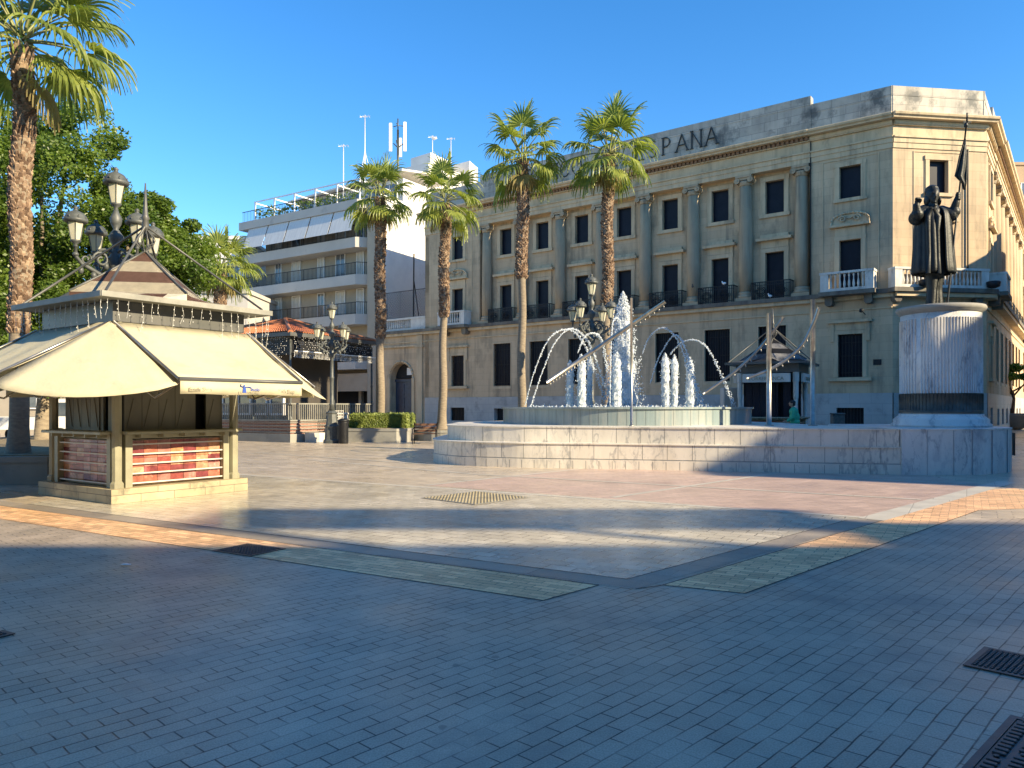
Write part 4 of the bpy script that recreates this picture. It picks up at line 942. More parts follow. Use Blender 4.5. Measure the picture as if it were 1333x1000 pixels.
b.ell(spx(1214, 250.5, -.205), (.04, .02, .016)); b.ell(spx(1220, 250.5, -.195), (.035, .02, .016)); b.ell(spx(1217, 263, -.20), (.05, .03, .012)); b.ell(spx(1217, 267, -.17), (.05, .05, .04))
body = b.build('body', 'bronze', st); remesh(body, .022)
b = MB()     # bobbed hair and cap
b.ell(spx(1213, 250.5, .04), (.175, .19, .20), 14); b.ell(spx(1207, 261, .02), (.075, .13, .15)); b.ell(spx(1221.5, 262, .04), (.06, .12, .14)); b.ell(spx(1213, 246, .01), (.16, .17, .09))
h_ = b.build('hair', 'bronze', body); remesh(h_, .022)
b = MB()     # cloak: pleated shell open at the front
def cloak_ring(z, hw_, dp, cx, fold, open_):
    out = []
    for k in range(49):
        a = -pi/2 + open_ + (2*pi-2*open_)*k/48
        f = 1 + fold*sin(k*1.9+z*.5) + fold*.5*sin(k*3.1)
        out.append((cx+hw_*f*cos(a), dp*f*sin(a), z))
    return out
zs_ = [(271, .16, .15, 1213, 0, .45), (274, .34, .25, 1214, .01, .35), (281, .43, .31, 1214.5, .02, .25), (296, .44, .33, 1214.5, .035, .24), (318, .47, .35, 1215, .045, .22), (340, .50, .37, 1215, .05, .2), (358, .535, .39, 1215.5, .06, .2)]
vs = []
for y, a, d_, cx, f, op in zs_: vs += cloak_ring(rz(y, 19.9)-SZ, a, d_, rx(cx, 19.9)-PX, f, op)
fs = [(i*49+k, i*49+k+1, (i+1)*49+k+1, (i+1)*49+k) for i in range(len(zs_)-1) for k in range(48)]
b.add(vs, fs, 0, True); ck = b.build('cloak', 'bronze', st); s_ = ck.modifiers.new("solid", 'SOLIDIFY'); s_.thickness = .05; s_.offset = 0
s_ = ck.modifiers.new("sub", 'SUBSURF'); s_.levels = s_.render_levels = 1
b = MB()     # tunic skirt with pleats
vs = []; zz = [(290, .26, .22), (310, .27, .24), (335, .30, .27), (359, .33, .30)]
for i, (y, a, d_) in enumerate(zz):
    for k in range(40): t = 2*pi*k/40; f = 1+.07*sin(k*2.36)*(.3+i*.25); vs.append((rx(1216, 19.9)-PX+a*f*cos(t), d_*f*sin(t), rz(y, 19.9)-SZ))
b.add(vs, [(i*40+k, i*40+(k+1) % 40, (i+1)*40+(k+1) % 40, (i+1)*40+k) for i in range(3) for k in range(40)], 0, True); b.build('tunic', 'bronze', st)
b = MB()     # fur collar and lapels
for sg in (-1, 1):
    b.tube([spx(1213+sg*2, 273, -.22), spx(1214+sg*7, 283, -.30), spx(1214+sg*6, 300, -.30), spx(1215+sg*6, 330, -.31), spx(1215+sg*7, 356, -.34)], [.07, .085, .06, .055, .06], 8)
b.build('lapel', 'bronze', st)
b = MB()     # arms with hands
limb(b, [spx(1203, 276, .02), spx(1193, 284, -.08), spx(1194, 279, -.28)], [.19, .195, .15]); limb(b, [spx(1194, 279, -.28), spx(1193, 268, -.34)], [.13, .085])
b.ell(spx(1194.5, 262.5, -.36), (.075, .055, .08)); 
for k in range(4): b.tube([spx(1192.3+k*1.5, 262, -.38), spx(1191.8+k*1.7, 258.6, -.42), spx(1193+k*1.5, 257.5, -.46), spx(1194+k*1.2, 259.5, -.47)], [.022, .021, .019, .016], 6)
b.tube([spx(1197.5, 264, -.38), spx(1199.5, 261, -.43), spx(1199, 258.5, -.46)], [.024, .022, .018], 6)
limb(b, [spx(1225, 277, .02), spx(1238, 280, -.10), spx(1242, 276, -.14)], [.19, .18, .15]); limb(b, [spx(1241, 276, -.14), spx(1244.5, 264, -.2), spx(1246, 258, -.22)], [.115, .09, .065])
b.ell(spx(1247, 254.5, -.22), (.065, .06, .085))
for k in range(4): z_ = 251+k*2.6; b.tube([spx(1245, z_, -.24), spx(1247.5, z_-.3, -.30), spx(1250, z_, -.28), spx(1250.3, z_+.4, -.22)], [.023, .023, .021, .018], 6)
b.tube([spx(1245, 257, -.22), spx(1247, 253, -.155), spx(1249.5, 250.5, -.17)], [.026, .024, .02], 6)
am = b.build('arm', 'bronze', st); remesh(am, .016, 1)
P0_, P1_ = Vector(spx(1233, 397, -.28)), Vector(spx(1259, 152, -.16))
b = MB(); b.tube([P0_, P1_], [.026, .02], 10); b.ell(spx(1257.5, 163, -.165), (.05, .05, .07))
b.box(P1_.x-.10, P1_.x+.10, P1_.y-.015, P1_.y+.015, P1_.z-.16, P1_.z-.12); b.box(P1_.x-.018, P1_.x+.018, P1_.y-.015, P1_.y+.015, P1_.z-.2, P1_.z+.10); b.build('flagstaff', 'bronze', st)
b = MB()     # furled flag
rows = [(181, 1255.5, 1257, 0), (192, 1252.5, 1258, .04), (205, 1248.5, 1258.8, .06), (220, 1245.5, 1259, .07), (229, 1243, 1258.5, .08), (238, 1252, 1257.8, .05), (247, 1254.5, 1256, .02)]
vs = []
for y, xa, xb, am_ in rows:
    for k in range(13): t = k/12; vs.append(spx(xa+(xb-xa)*t, y, -.19+am_*.5*sin(t*9+y*.03)))
b.add(vs, [(i*13+k, i*13+k+1, (i+1)*13+k+1, (i+1)*13+k) for i in range(len(rows)-1) for k in range(12)], 0, True)
fl = b.build('flag', 'bronze', st); s_ = fl.modifiers.new("solid", 'SOLIDIFY'); s_.thickness = .03; s_.offset = 0
b = MB(); b.box(-.42, .28, -.40, .34, 0, .06); b.build('foot_plate', 'bronze', st)

# ------------------------------------------------------------------ palms
def fan_leaf(b, base, az, el, pet, rad, droop, rnd, mi=0, nseg=26):
    d = Vector((cos(az)*cos(el), sin(az)*cos(el), sin(el))); P = [Vector(base)]
    cur = Vector(base); dd_ = d.copy()
    for k in range(4): cur = cur + dd_*pet/4; dd_ = (dd_ + Vector((0, 0, -.07*droop))).normalized(); P.append(cur.copy())
    b.tube(P, [.035, .028, .024, .02, .016], 4, 2, True, False)
    d = dd_; side = d.cross(Vector((0, 0, 1)))
    if side.length < .1: side = Vector((-sin(az), cos(az), 0))
    side.normalize(); up = side.cross(d).normalized(); hub = cur
    tw = rnd.uniform(-.35, .35); side = (side*cos(tw)+up*sin(tw)); up = side.cross(d).normalized()
    for k in range(nseg):
        th = (-1+2*(k+.5)/nseg)*radians(104); L_ = rad*(1-.20*abs(th)/2)*rnd.uniform(.86, 1.08); wd = rad*2*radians(104)/nseg*.5
        u = d*cos(th)+side*sin(th)+up*.12*(1-abs(th)/2); u.normalize(); v = u.cross(up).normalized(); pv = []
        lean = .014*(1 if k % 2 else -1); c_ = hub.copy(); dr_ = u.copy(); pr = 0; hang = droop*rnd.uniform(.7, 1.3)
        for r, wf in ((.08, .20), (.32, .72), (.50, .88), (.64, .52), (.76, .34), (.88, .20), (1.0, .03)):
            c_ = c_ + dr_*L_*(r-pr); pr = r
            dr_ = (dr_ - Vector((0, 0, 1))*hang*(.10 if r < .5 else .42)).normalized()
            wq = wd*wf; pv.append(c_ - v*wq/2 + up*lean*min(r, .6)*2*rad); pv.append(c_ + v*wq/2 - up*lean*min(r, .6)*2*rad)
        b.add(pv, [(2*i, 2*i+1, 2*i+3, 2*i+2) for i in range(6)], mi, False)
def palm(x, y, ztop, r0, rough_from, crown, nleaf, seed, label, lean=(0, 0), spread=122, nseg=24, zb=0.0, dry=3, boot=1.0, top_r=None):
    rnd = random.Random(seed); t = thing('palm_tree', label, 'palm tree', (x, y, zb), 0, 'fan palms on the square')
    H = ztop-zb; b = MB(); N_ = 26
    pts = [(lean[0]*(k/N_)**1.5+.03*sin(k*.7+seed), lean[1]*(k/N_)+.03*cos(k*.6), H*k/N_-.15*(k == 0)) for k in range(N_+1)]
    rr = []
    for k in range(N_+1):
        z = H*k/N_; r = r0*(1.0-.22*min(1, z/(H*.5)))*(1+.45*max(0, 1-z/.7)**2)
        if z > rough_from-zb: r = (top_r or r0*1.02)*(1.0+.05*sin(k*2.3))
        rr.append(r)
    b.tube(pts, rr, 18)
    b.build('trunk', 'trunk', t)
    b = MB(); z = rough_from-zb; i = 0       # cut leaf bases around the upper trunk
    z = rough_from - zb
    R_ = top_r or r0*1.02
    while z < H+.05:
        f = z/H; cx, cy = lean[0]*f**1.5+.03*sin(f*N_*.7+seed), lean[1]*f+.03*cos(f*N_*.6)
        for k in range(11):
            if rnd.random() < .10: continue
            a = 2*pi*k/11+(i % 2)*.28+rnd.uniform(-.12, .12); w_ = R_*.30*rnd.uniform(.7, 1.15); o_ = R_*rnd.uniform(.16, .46)*boot; h_ = R_*rnd.uniform(.45, .85)
            ca, sa = cos(a), sin(a); R2 = R_*.93
            def pt(r, s_, zz): return (cx+ca*r-sa*s_, cy+sa*r+ca*s_, zz)
            V = [pt(R2, -w_, z-h_*.3), pt(R2, w_, z-h_*.3), pt(R2+o_, w_*.55, z+h_*.5), pt(R2+o_, -w_*.55, z+h_*.5), pt(R2+o_*.5, -w_*.4, z+h_*.72), pt(R2+o_*.5, w_*.4, z+h_*.72), pt(R2*.9, -w_, z+h_*.2), pt(R2*.9, w_, z+h_*.2)]
            b.add(V, [(0, 1, 2, 3), (3, 2, 5, 4), (0, 3, 4, 6), (1, 7, 5, 2), (4, 5, 7, 6)], 0 if rnd.random() < .55 else 1)
        z += R_*.30; i += 1
    b.build('leaf_bases', ['boot', 'bark'], t)
    b = MB(); top = Vector((pts[-1][0], pts[-1][1], H+.1))
    for k in range(nleaf):
        f = k/(nleaf-1); el = radians(82-spread*f**.85+rnd.uniform(-9, 9)); az = k*2.39996+rnd.uniform(-.3, .3)
        bs = top + Vector((cos(az), sin(az), 0))*R_*.5 + Vector((0, 0, .35*(1-f)))
        fan_leaf(b, bs, az, el, crown*.50*rnd.uniform(.75, 1.12), crown*.55*rnd.uniform(.88, 1.1), .45+1.2*f, rnd, 0, nseg)
    for k in range(dry):
        az = rnd.uniform(0, 6.28); fan_leaf(b, top+Vector((0, 0, -.1)), az, radians(-58+rnd.uniform(-10, 10)), crown*.35, crown*.45, 1.5, rnd, 1, nseg-6)
    b.build('crown', ['palm_leaf', 'palm_dry', 'petiole'], t)
    return t
palm(rx(24, 16.4), 16.4, rz(66, 16.4), .20, rz(432, 16.4), 2.4, 27, 5, 'big near palm at the left edge behind the kiosk awning', lean=(.12, 0), spread=100, nseg=36, zb=.5, dry=1, top_r=.20, boot=.7)
palm(rx(495, 38), 38, rz(262, 38), .23, rz(440, 38), 2.0, 27, 11, 'palm rising behind the clipped hedge, before the apartment block', lean=(-.0, 0), zb=.3, top_r=.235)
palm(rx(576, 37), 37, rz(268, 37), .22, rz(412, 37), 2.05, 22, 23, 'palm between the bench and the fountain steps', lean=(.15, 0), zb=.5, top_r=.225, dry=2)
palm(rx(679, 31.5), 31.5, rz(212, 31.5), .20, rz(362, 31.5), 2.1, 23, 37, 'palm left of the arching jets, in front of the bank', lean=(.05, 0), zb=0, top_r=.215)
palm(rx(789, 31), 31, rz(207, 31), .21, rz(408, 31), 2.15, 26, 41, 'palm right behind the central fountain jet', lean=(.1, 0), zb=0, top_r=.205)
palm(rx(287, 50), 50, rz(352, 50), .28, rz(420, 50), 2.6, 34, 53, 'bushy small palm far behind the kiosk roof', zb=0, dry=4, top_r=.35)
def planter(name, label, pts, h, cat='planter', soil=True, m_='planter'):
    t = thing(name, label, cat, (0, 0, 0)); b = MB(); b.prism(pts, 0, h-.12); b.prism(inset(pts, -.03), h-.12, h); b.build('wall', m_, t)
    if soil: MB().prism(inset(pts, .2), h, h+.02).build('soil', 'soil', t)
    return t
planter('tree_planter', 'grey stone planter wall beneath the big left palm', [(-17, 15.3), (-9.55, 15.55), (-9.2, 15.8), (-9.1, 16.4), (-9.6, 19), (-17, 30)], .58)
def circ(cx, cy, r, n=20): return [(cx+r*cos(2*pi*k/n), cy+r*sin(2*pi*k/n)) for k in range(n)]
planter('palm_planter', 'low round planter under the palm beside the steps', circ(rx(577, 37), 37, 1.4), .5)
# ------------------------------------------------------------------ broadleaf trees
def tree(x, y, h, blobs, seed, label, trunk_r=.22, n=5200, ls=.13):
    rnd = random.Random(seed); t = thing('broadleaf_tree', label, 'tree', (x, y, 0), 0, 'evergreen trees behind the kiosk')
    b = MB(); b.tube([(0, 0, 0), (.1, 0, h*.18), (0, .1, h*.36)], [trunk_r*1.25, trunk_r, trunk_r*.85], 10)
    for cx, cy, cz, r in blobs: b.tube([(0, .1, h*.33), (cx*.45, cy*.45, (h*.33+cz)/2), (cx*.9, cy*.9, cz)], [trunk_r*.55, trunk_r*.35, .04], 6)
    b.build('trunk', 'trunk', t); b = MB(); tot = sum(q[3]**2 for q in blobs)
    for cx, cy, cz, r in blobs:
        m_ = int(n*r*r/tot); k = max(6, int(r*r*10))
        for j in range(k):     # sub clusters on the shell, gaps between them
            while True:
                v = Vector((rnd.uniform(-1, 1), rnd.uniform(-1, 1), rnd.uniform(-1, 1)))
                if .35 < v.length < 1: break
            v = v.normalized()*rnd.uniform(.55, 1.03); s_ = rnd.uniform(.32, .6)
            leaf_cloud(b, (cx+v.x*r, cy+v.y*r, cz+v.z*r*.85), (s_, s_, s_*.75), int(m_/k), ls, rnd, shell=.1)
    b.build('crown', 'leaf', t); return t
tree(-14.6, 23.5, 11, [(0, 0, 8.3, 2.9), (-2.5, 0, 6.5, 2.8), (2.2, .5, 5.8, 2.6), (-1, -1.5, 4.2, 2.4), (.6, .5, 9.6, 1.7), (-1.6, 0, 9.9, 1.8), (1.0, -.5, 3.8, 2.0)], 61, 'tallest green tree at the left edge behind the near palm', n=125000, ls=.058)
tree(-12.3, 25.0, 9, [(0, 0, 7.0, 2.2), (.4, 0, 5.2, 1.7), (-1.8, 0, 6.0, 2.2), (.3, -.8, 3.9, 2.2), (1.1, .3, 6.6, 1.0), (-.6, 0, 8.2, 1.2)], 62, 'green tree directly behind the five lantern lamp', n=105000, ls=.058)
tree(-20.0, 26.0, 11, [(0, 0, 8.0, 3.2), (2.4, 0, 5.5, 2.8), (-2, 0, 6, 2.6), (1.0, -1, 9.6, 1.6)], 63, 'leftmost tree filling the edge of the view', n=60000, ls=.068)
0 and tree(-12.6, 31.0, 8, [(0, 0, 5.6, 2.0), (1.9, 0, 4.8, 1.9), (-2, 0, 5, 2.0), (.3, -.4, 3.2, 1.9)], 64, 'lower tree farther back, right of the lamp lanterns', n=16000, ls=.13)
# ------------------------------------------------------------------ hedge planter, bench, bin
hp = [(rx(449, 34.5), 34.5), (rx(516, 34.2), 34.2), (rx(533, 34.8), 34.8), (rx(536, 36.5), 36.5), (rx(530, 38.6), 38.6), (rx(455, 38.6), 38.6)]
planter('hedge_planter', 'long grey stone planter holding the clipped hedge', hp, .62)
rnd = random.Random(8); b = MB(); X0, X1 = rx(456, 35), rx(531, 35.2)
b.box(X0+.12, X1-.15, 34.95, 37.6, .64, 1.18)
def hedge_leaf(p):
    d = Vector((rnd.gauss(0, 1), rnd.gauss(0, 1), rnd.gauss(0, 1))).normalized(); e = d.orthogonal(); L_ = rnd.uniform(.03, .06); b.add([p-d*L_, p+e*L_*.5, p+d*L_, p-e*L_*.5], [(0, 1, 2, 3)])
for _ in range(9000):
    f = rnd.random()
    if f < .5: p = Vector((rnd.uniform(X0, X1), 34.85+abs(rnd.gauss(0, .05)), rnd.uniform(.62, 1.26)))
    elif f < .85: p = Vector((rnd.uniform(X0, X1), rnd.uniform(34.85, 37.7), 1.24+rnd.gauss(0, .035)))
    else: p = Vector((rnd.choice((X0, X1))+rnd.gauss(0, .04), rnd.uniform(34.85, 37.7), rnd.uniform(.62, 1.25)))
    hedge_leaf(p)
tag(b.build('clipped_hedge', 'hedge'), 'clipped box hedge with sunlit yellow-green top', 'hedge')
bt = thing('park_bench', 'wooden bench with black iron arms beside the fountain steps', 'bench', (rx(553, 32.8), 32.8, 0), 0)
for k in range(5): z_ = 0; 
b = MB()
for k in range(4): b.bbox(-.48, .48, -.22+k*.12, -.12+k*.12, .43, .46, .008)
b.build('seat', 'wood', bt); b = MB()
for k in range(3): b.bbox(-.48, .48, .26+k*.02, .285+k*.02, .52+k*.13, .62+k*.13, .006)
b.build('backrest', 'wood', bt)
for sx in (-.5, .5):
    b = MB(); b.tube([(sx, -.24, 0), (sx, -.24, .66), (sx, .22, .68)], .022, 6); b.tube([(sx, .34, 0), (sx, .24, .45), (sx, .33, .92)], .022, 6); b.tube([(sx, -.24, .42), (sx, .24, .43)], .018, 6); b.build('arm_frame', 'iron', bt)
lb = thing('litter_bin', 'black cylindrical litter bin beside the lamp post foot', 'litter bin', (rx(447, 33.2), 33.2, 0))
b = MB(); b.lathe([(.2, 0), (.22, .05), (.22, .85), (.24, .9), (.24, .95)], 16, flute=.05); b.build('body', 'iron', lb); b = MB(); b.lathe([(.25, .95), (.22, 1.05), (.1, 1.1)], 16); b.build('lid', 'iron', lb)
gp_ = MB(); gp_.bbox(-.22, .22, -.2, .2, 0, 1.25, .05); gp_.bbox(-.26, .26, -.24, .24, 1.25, 1.33, .03); o = gp_.build('gate_pillar', 'balustrade'); o.location = (rx(446, 36.5), 36.5, 0); tag(o, 'short cream stone pillar behind the litter bin', 'pillar')
# green square litter box near second pole (dark post box right of the pole)
b = MB(); b.bbox(-.28, .28, -.2, .2, 0, 1.25, .04); b.bbox(-.3, .3, -.22, .22, 1.25, 1.32, .03); o = b.build('utility_box', 'lampiron'); o.location = (rx(1093, 36)-.1, 36.0, 0); tag(o, 'dark metal utility box before the bank wall right of the steel poles', 'utility box')
b = MB(); b.bbox(-.35, .35, -.3, .3, 0, 2.45, .03); o = b.build('utility_cabinet', 'greyrender'); o.location = (rx(950, 33.5), 33.5, 0); tag(o, 'plain grey cabinet left of the far kiosk', 'cabinet')

# ------------------------------------------------------------------ lamp posts
def lantern(parent, x, y, z, s=1.0):
    g = MB(); g.lathe([(.10*s, 0), (.185*s, .42*s)], 6, (x, y), 0, False); 
    g2 = [(r, q+z) for r, q in ((.10*s, 0), (.185*s, .42*s))]
    g = MB(); g.lathe(g2, 6, (x, y), 0, False); lo = g.build('lantern', 'lantern', parent)
    c_ = MB(); c_.lathe([(r*s, z+q*s) for r, q in ((.20, .40), (.255, .43), (.26, .48), (.235, .50), (.22, .56), (.17, .63), (.10, .67), (.05, .69), (.04, .73), (.06, .75), (.02, .80))], 16, (x, y))
    c_.lathe([(r*s, z+q*s) for r, q in ((.03, -.16), (.05, -.12), (.035, -.08), (.10, -.03), (.115, .01))], 12, (x, y))
    for k in range(6):
        a = 2*pi*k/6; c_.tube([(x+.102*s*cos(a), y+.102*s*sin(a), z), (x+.188*s*cos(a), y+.188*s*sin(a), z+.42*s)], .010*s, 4)
    for k in range(8):
        a = 2*pi*k/8; c_.tube([(x+.24*s*cos(a), y+.24*s*sin(a), z+.5*s), (x+.25*s*cos(a), y+.25*s*sin(a), z+.56*s)], [.02*s, .008*s], 4)
    c_.build('lantern_cap', 'lampiron', lo)
def street_lamp():
    t = thing('street_lamp', '', 'street lamp', (0, 0, 0), 0, 'five lantern iron street lamps')
    b = MB(); b.lathe([(.38, 0), (.38, .12), (.32, .18), (.30, .7), (.33, .76), (.26, .84), (.22, 1.3), (.25, 1.36), (.16, 1.46)], 8, ph=.39, sm=False); b.build('base', 'lampiron', t)
    b = MB(); b.lathe([(.14, 1.46), (.11, 1.7), (.135, 1.74), (.09, 1.8), (.085, 2.9), (.11, 2.95), (.08, 3.0), (.07, 3.8), (.12, 3.86), (.15, 3.98), (.10, 4.1), (.075, 4.2), (.15, 4.32), (.17, 4.45), (.09, 4.6), (.06, 4.75), (.13, 4.86), (.15, 4.95), (.08, 5.05), (.05, 5.1), (.10, 5.2), (.12, 5.32), (.06, 5.44), (.04, 5.5)], 14); b.build('pole', 'lampiron', t)
    for k in range(4):
        a = pi/4 + k*pi/2 + .2; ca, sa = cos(a), sin(a); b = MB()
        def q(r, z): return (ca*r, sa*r, z)
        b.tube([q(.06, 4.0), q(.3, 4.1), q(.5, 4.2), q(.68, 4.28), q(.8, 4.42), q(.8, 4.6)], [.05, .05, .045, .04, .035, .03], 7)
        b.tube([q(.3+.17*cos(t_*.55)*(1-.05*t_), 4.42+.17*sin(t_*.55)*(1-.05*t_)) for t_ in range(16)], .028, 6)
        b.tube([q(.60+.12*cos(2+t_*.55)*(1-.05*t_), 4.38+.12*sin(2+t_*.55)*(1-.05*t_)) for t_ in range(15)], .022, 6)
        b.tube([q(.06, 4.6), q(.2, 4.66), q(.36, 4.6)], .03, 6); b.ell(q(.8, 4.45), (.06, .06, .05), 8)
        for (lr, lz) in ((.2, 4.3), (.45, 4.08), (.7, 4.15)): b.ell(q(lr, lz), (.06, .06, .08), 6, rings=4)
        ao = b.build('arm', 'lampiron', t); lantern(ao, ca*.8, sa*.8, 4.72, .86)
    lantern(t, 0, 0, 5.62, .95); return t
lp = street_lamp()
SC1 = 6.95/6.42
spots = [(rx(151, 17.5), 17.5, 1.12, -.015, 'five lantern lamp post directly behind the near kiosk'), (rx(770, 28.8), 28.8, 1.045, -.04, 'five lantern lamp post behind the fountain, left of its central jet'), (rx(432, 33.6), 33.6, .985, -.11, 'five lantern lamp post in front of the orange roofed cafe')]
for i, (x, y, sc, r, lab) in enumerate(spots):
    o = lp if i == 0 else copy_tree(lp)
    o.location = (x, y, 0); o.scale = (sc, sc, sc); o.rotation_euler = (0, 0, r); o['label'] = lab

# ------------------------------------------------------------------ kiosks
def kiosk(loc_, ang, label, near=True):
    t = thing('kiosk', label, 'kiosk', (loc_[0], loc_[1], 0), ang, 'small square kiosks on the square'); h = 1.15
    b = MB(); b.prism([(-1.3, -1.3), (1.3, -1.3), (1.3, 1.3), (-1.3, 1.3)], 0, .24); b.build('base_slab', 'kiosk_base', t)
    rnd = random.Random(4)
    b = MB(); b.box(-.9, .9, -.9, .9, 3.0, 3.3); b.box(-1.25, 1.25, -1.25, 1.25, 3.02, 3.36, 0); b.build('fascia', 'kiosk_grey', t)
    b = MB(); b.box(-.72, .72, -.72, .72, .24, 3.0); b.build('core', 'void', t)
    for sx in (-1, 1):
        for sy in (-1, 1): b = MB(); b.lathe([(.11, .24), (.11, .32), (.08, .36), (.08, 1.9), (.105, 2.0), (.105, 2.6), (.13, 2.65), (.13, 3.02)], 8, (sx*h*.97, sy*h*.97), sm=False); b.build('corner_column', 'kiosk_frame' if near else 'balustrade', t)
    for k in range(4):
        R = Matrix.Rotation(k*pi/2, 4, 'Z')
        p = MB()     # tiled counter front
        for i in range(7):
            for j in range(5):
                x0 = -.86+i*.246; z0 = .27+j*.152; p.box(x0, x0+.240, -1.06+rnd.uniform(0, .004), -1.02, z0, z0+.146, rnd.randrange(7))
        p.box(-.87, .87, -1.04, -1.0, .25, 1.04, 7)
        cf = p.build('counter_tiles', ['tile%d' % q for q in range(7)] + ['kiosk_base'], t, R)
        for j in range(5): MB().box(-.87, .87, -1.125, -1.105, .29+j*.165, .313+j*.165).build('rail', 'shutter', t, R)
        b = MB()
        for sx in (-1, 1): b.box(sx*.93-.06, sx*.93+.06, -1.16, -1.0, .24, 1.13)
        b.box(-.87, .87, -1.12, -1.0, 1.06, 1.13); b.build('counter_frame', 'kiosk_frame', t, R)
        b = MB(); b.bbox(-1.06, 1.06, -1.36, -.95, 1.14, 1.19, .012); 
        for q in range(5): b.box(-.8+q*.4, -.77+q*.4, -1.3, -1.12, 1.08, 1.14)
        b.build('counter_shelf', 'kiosk_frame', t, R)
        b = MB()
        for i in range(6):
            x0 = -.92+i*.306
            if i == 4: b.box(x0, x0+.1, -.98, -.94, 1.19, 3.02); continue
            b.box(x0, x0+.298, -1.0, -.96, 1.19, 3.02); b.box(x0+.02, x0+.278, -1.012, -1.0, 2.1, 2.95)
            b.prismy([(x0+.03, 1.25), (x0+.268, 1.25), (x0+.15, 1.75)], -1.012, -1.0)
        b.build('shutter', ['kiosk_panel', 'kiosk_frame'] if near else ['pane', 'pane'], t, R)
        # strings of small lights hanging from the eave
        if near:
            b = MB()
            for q in range(17):
                x = -1.55+q*.19+rnd.uniform(-.05, .05); L_ = rnd.uniform(.18, .62); z_ = 3.33
                b.tube([(x, -1.58, z_), (x+rnd.uniform(-.03, .03), -1.58, z_-L_*.5), (x+rnd.uniform(-.04, .04), -1.58+rnd.uniform(0, .04), z_-L_)], .0035, 3, cap=False)
                for w_ in range(int(L_/.09)): b.ell((x+rnd.uniform(-.02, .02), -1.58, z_-.06-w_*.09), (.008, .008, .014), 4, rings=3)
            b.build('string_lights', 'bulb', t, R)
        if near:
            a = MB(); zt_, zb_ = 3.0, 2.03; yt, yb = -1.33, -3.02; NX, NY = 16, 8; vs = []
            for j in range(NY+1):
                for i in range(NX+1):
                    f = j/NY; hw_ = 1.28+(1.16-1.28)*f; x = -hw_+2*hw_*i/NX; vs.append((x, yt+(yb-yt)*f, zt_+(zb_-zt_)*f-.05*sin(pi*f)*(1-.3*cos(i*1.2))+rnd.uniform(-.006, .006)))
            a.add(vs, [(j*(NX+1)+i, (j+1)*(NX+1)+i, (j+1)*(NX+1)+i+1, j*(NX+1)+i+1) for j in range(NY) for i in range(NX)], 0, True)
            ao = a.build('awning', 'awning', t, R); s_ = ao.modifiers.new("solid", 'SOLIDIFY'); s_.thickness = .006
            v = MB(); vs = []
            for i in range(25): x = -1.15+2.3*i/24; vs += [(x, -3.04+.008*sin(i*.9), 2.0), (x, -3.045+.02*sin(i*.9+.5), 1.80+.006*sin(i*.5))]
            v.add(vs, [(2*i, 2*i+2, 2*i+3, 2*i+1) for i in range(24)][::1], 0, True); vo = v.build('valance', 'awning', ao); s_ = vo.modifiers.new("solid", 'SOLIDIFY'); s_.thickness = .005
            MB().tube([(-1.17, -3.03, 2.03), (1.17, -3.03, 2.03)], .032, 8).build('front_bar', 'kiosk_grey', t, R)
            b = MB()
            for sx in (-1, 1): b.tube([(sx*1.1, -1.2, 2.2 if sx > 0 else 2.2), (sx*.95, -2.0, 1.75), (sx*1.08, -3.0, 2.02)], .018, 6); b.tube([(sx*1.27, -1.33, 3.0), (sx*1.17, -3.03, 2.03)], .02, 6)
            b.build('awning_arm', 'steel', t, R)
            text_obj('print', "Eatels Shop", .085, 'greytext', vo, tfr(-.82, -3.062, 1.845, '-y'), .001, .001)
            text_obj('print', "Kat's Shop", .085, 'greytext', vo, tfr(.82, -3.062, 1.845, '-y'), .001, .001)
            text_obj('print', "Studio", .075, 'blue', vo, tfr(.18, -3.066, 1.87, '-y'), .001, .001)
            text_obj('print', "LA CANTAORA", .06, 'greytext', vo, tfr(.06, -3.066, 1.81, '-y'), .001, .001)
            g = MB(); g.prismy([(-.075, 1.835), (.0, 1.835), (-.015, 1.93), (-.06, 1.93)], -3.072, -3.066); g.ell((-.038, -3.069, 1.947), (.015, .004, .018), 8); g.tube([(-.05, -3.069, 1.925), (-.105, -3.069, 1.94), (-.10, -3.069, 1.975)], .008, 4); g.tube([(-.02, -3.069, 1.925), (.04, -3.069, 1.93), (.085, -3.069, 1.922)], .008, 4); g.build('print', 'blue', vo)
            # canvas corner between this awning and the one to its left
            f = MB(); NN, MM = 14, 10; vs = []; top = Vector((-1.33, -1.33, 3.0)); A_ = Vector((-1.17, -3.02, 2.0)); B_ = Vector((-3.02, -1.17, 2.0)); mid = Vector((-2.33, -2.33, 1.88))
            for j in range(NN+1):
                f_ = j/NN
                for i in range(MM+1):
                    s_ = i/MM; e = A_*(1-s_)+B_*s_ + (mid-(A_+B_)/2)*4*s_*(1-s_)*1.0; e.z = 2.0-.20*(4*s_*(1-s_))**.8*1.0-.10*(1-abs(2*s_-1)*0)*.6; p_ = top.lerp(e, f_); p_.z -= .03*sin(pi*f_)*sin(pi*s_); vs.append(p_ + Vector((.012*sin(s_*19), .012*cos(s_*17), 0))*f_)
            f.add(vs, [(j*(MM+1)+i, (j+1)*(MM+1)+i, (j+1)*(MM+1)+i+1, j*(MM+1)+i+1) for j in range(NN) for i in range(MM)], 0, True)
            fo = f.build('awning_corner', 'awning', t, R); s_ = fo.modifiers.new("solid", 'SOLIDIFY'); s_.thickness = .006
        else:
            MB().bbox(-.95, .95, -1.42, -1.28, 2.62, 2.98, .02).build('sign_box', 'balustrade', t, R)
            if k in (0, 3): text_obj('lettering', "TORREBLANCA", .2, 'greytext', t, R @ tfr(0, -1.425, 2.7, '-y'), .004, .002)
    # roof
    E_ = 1.6; b = MB(); b.box(-E_, E_, -E_, E_, 3.37, 3.40)
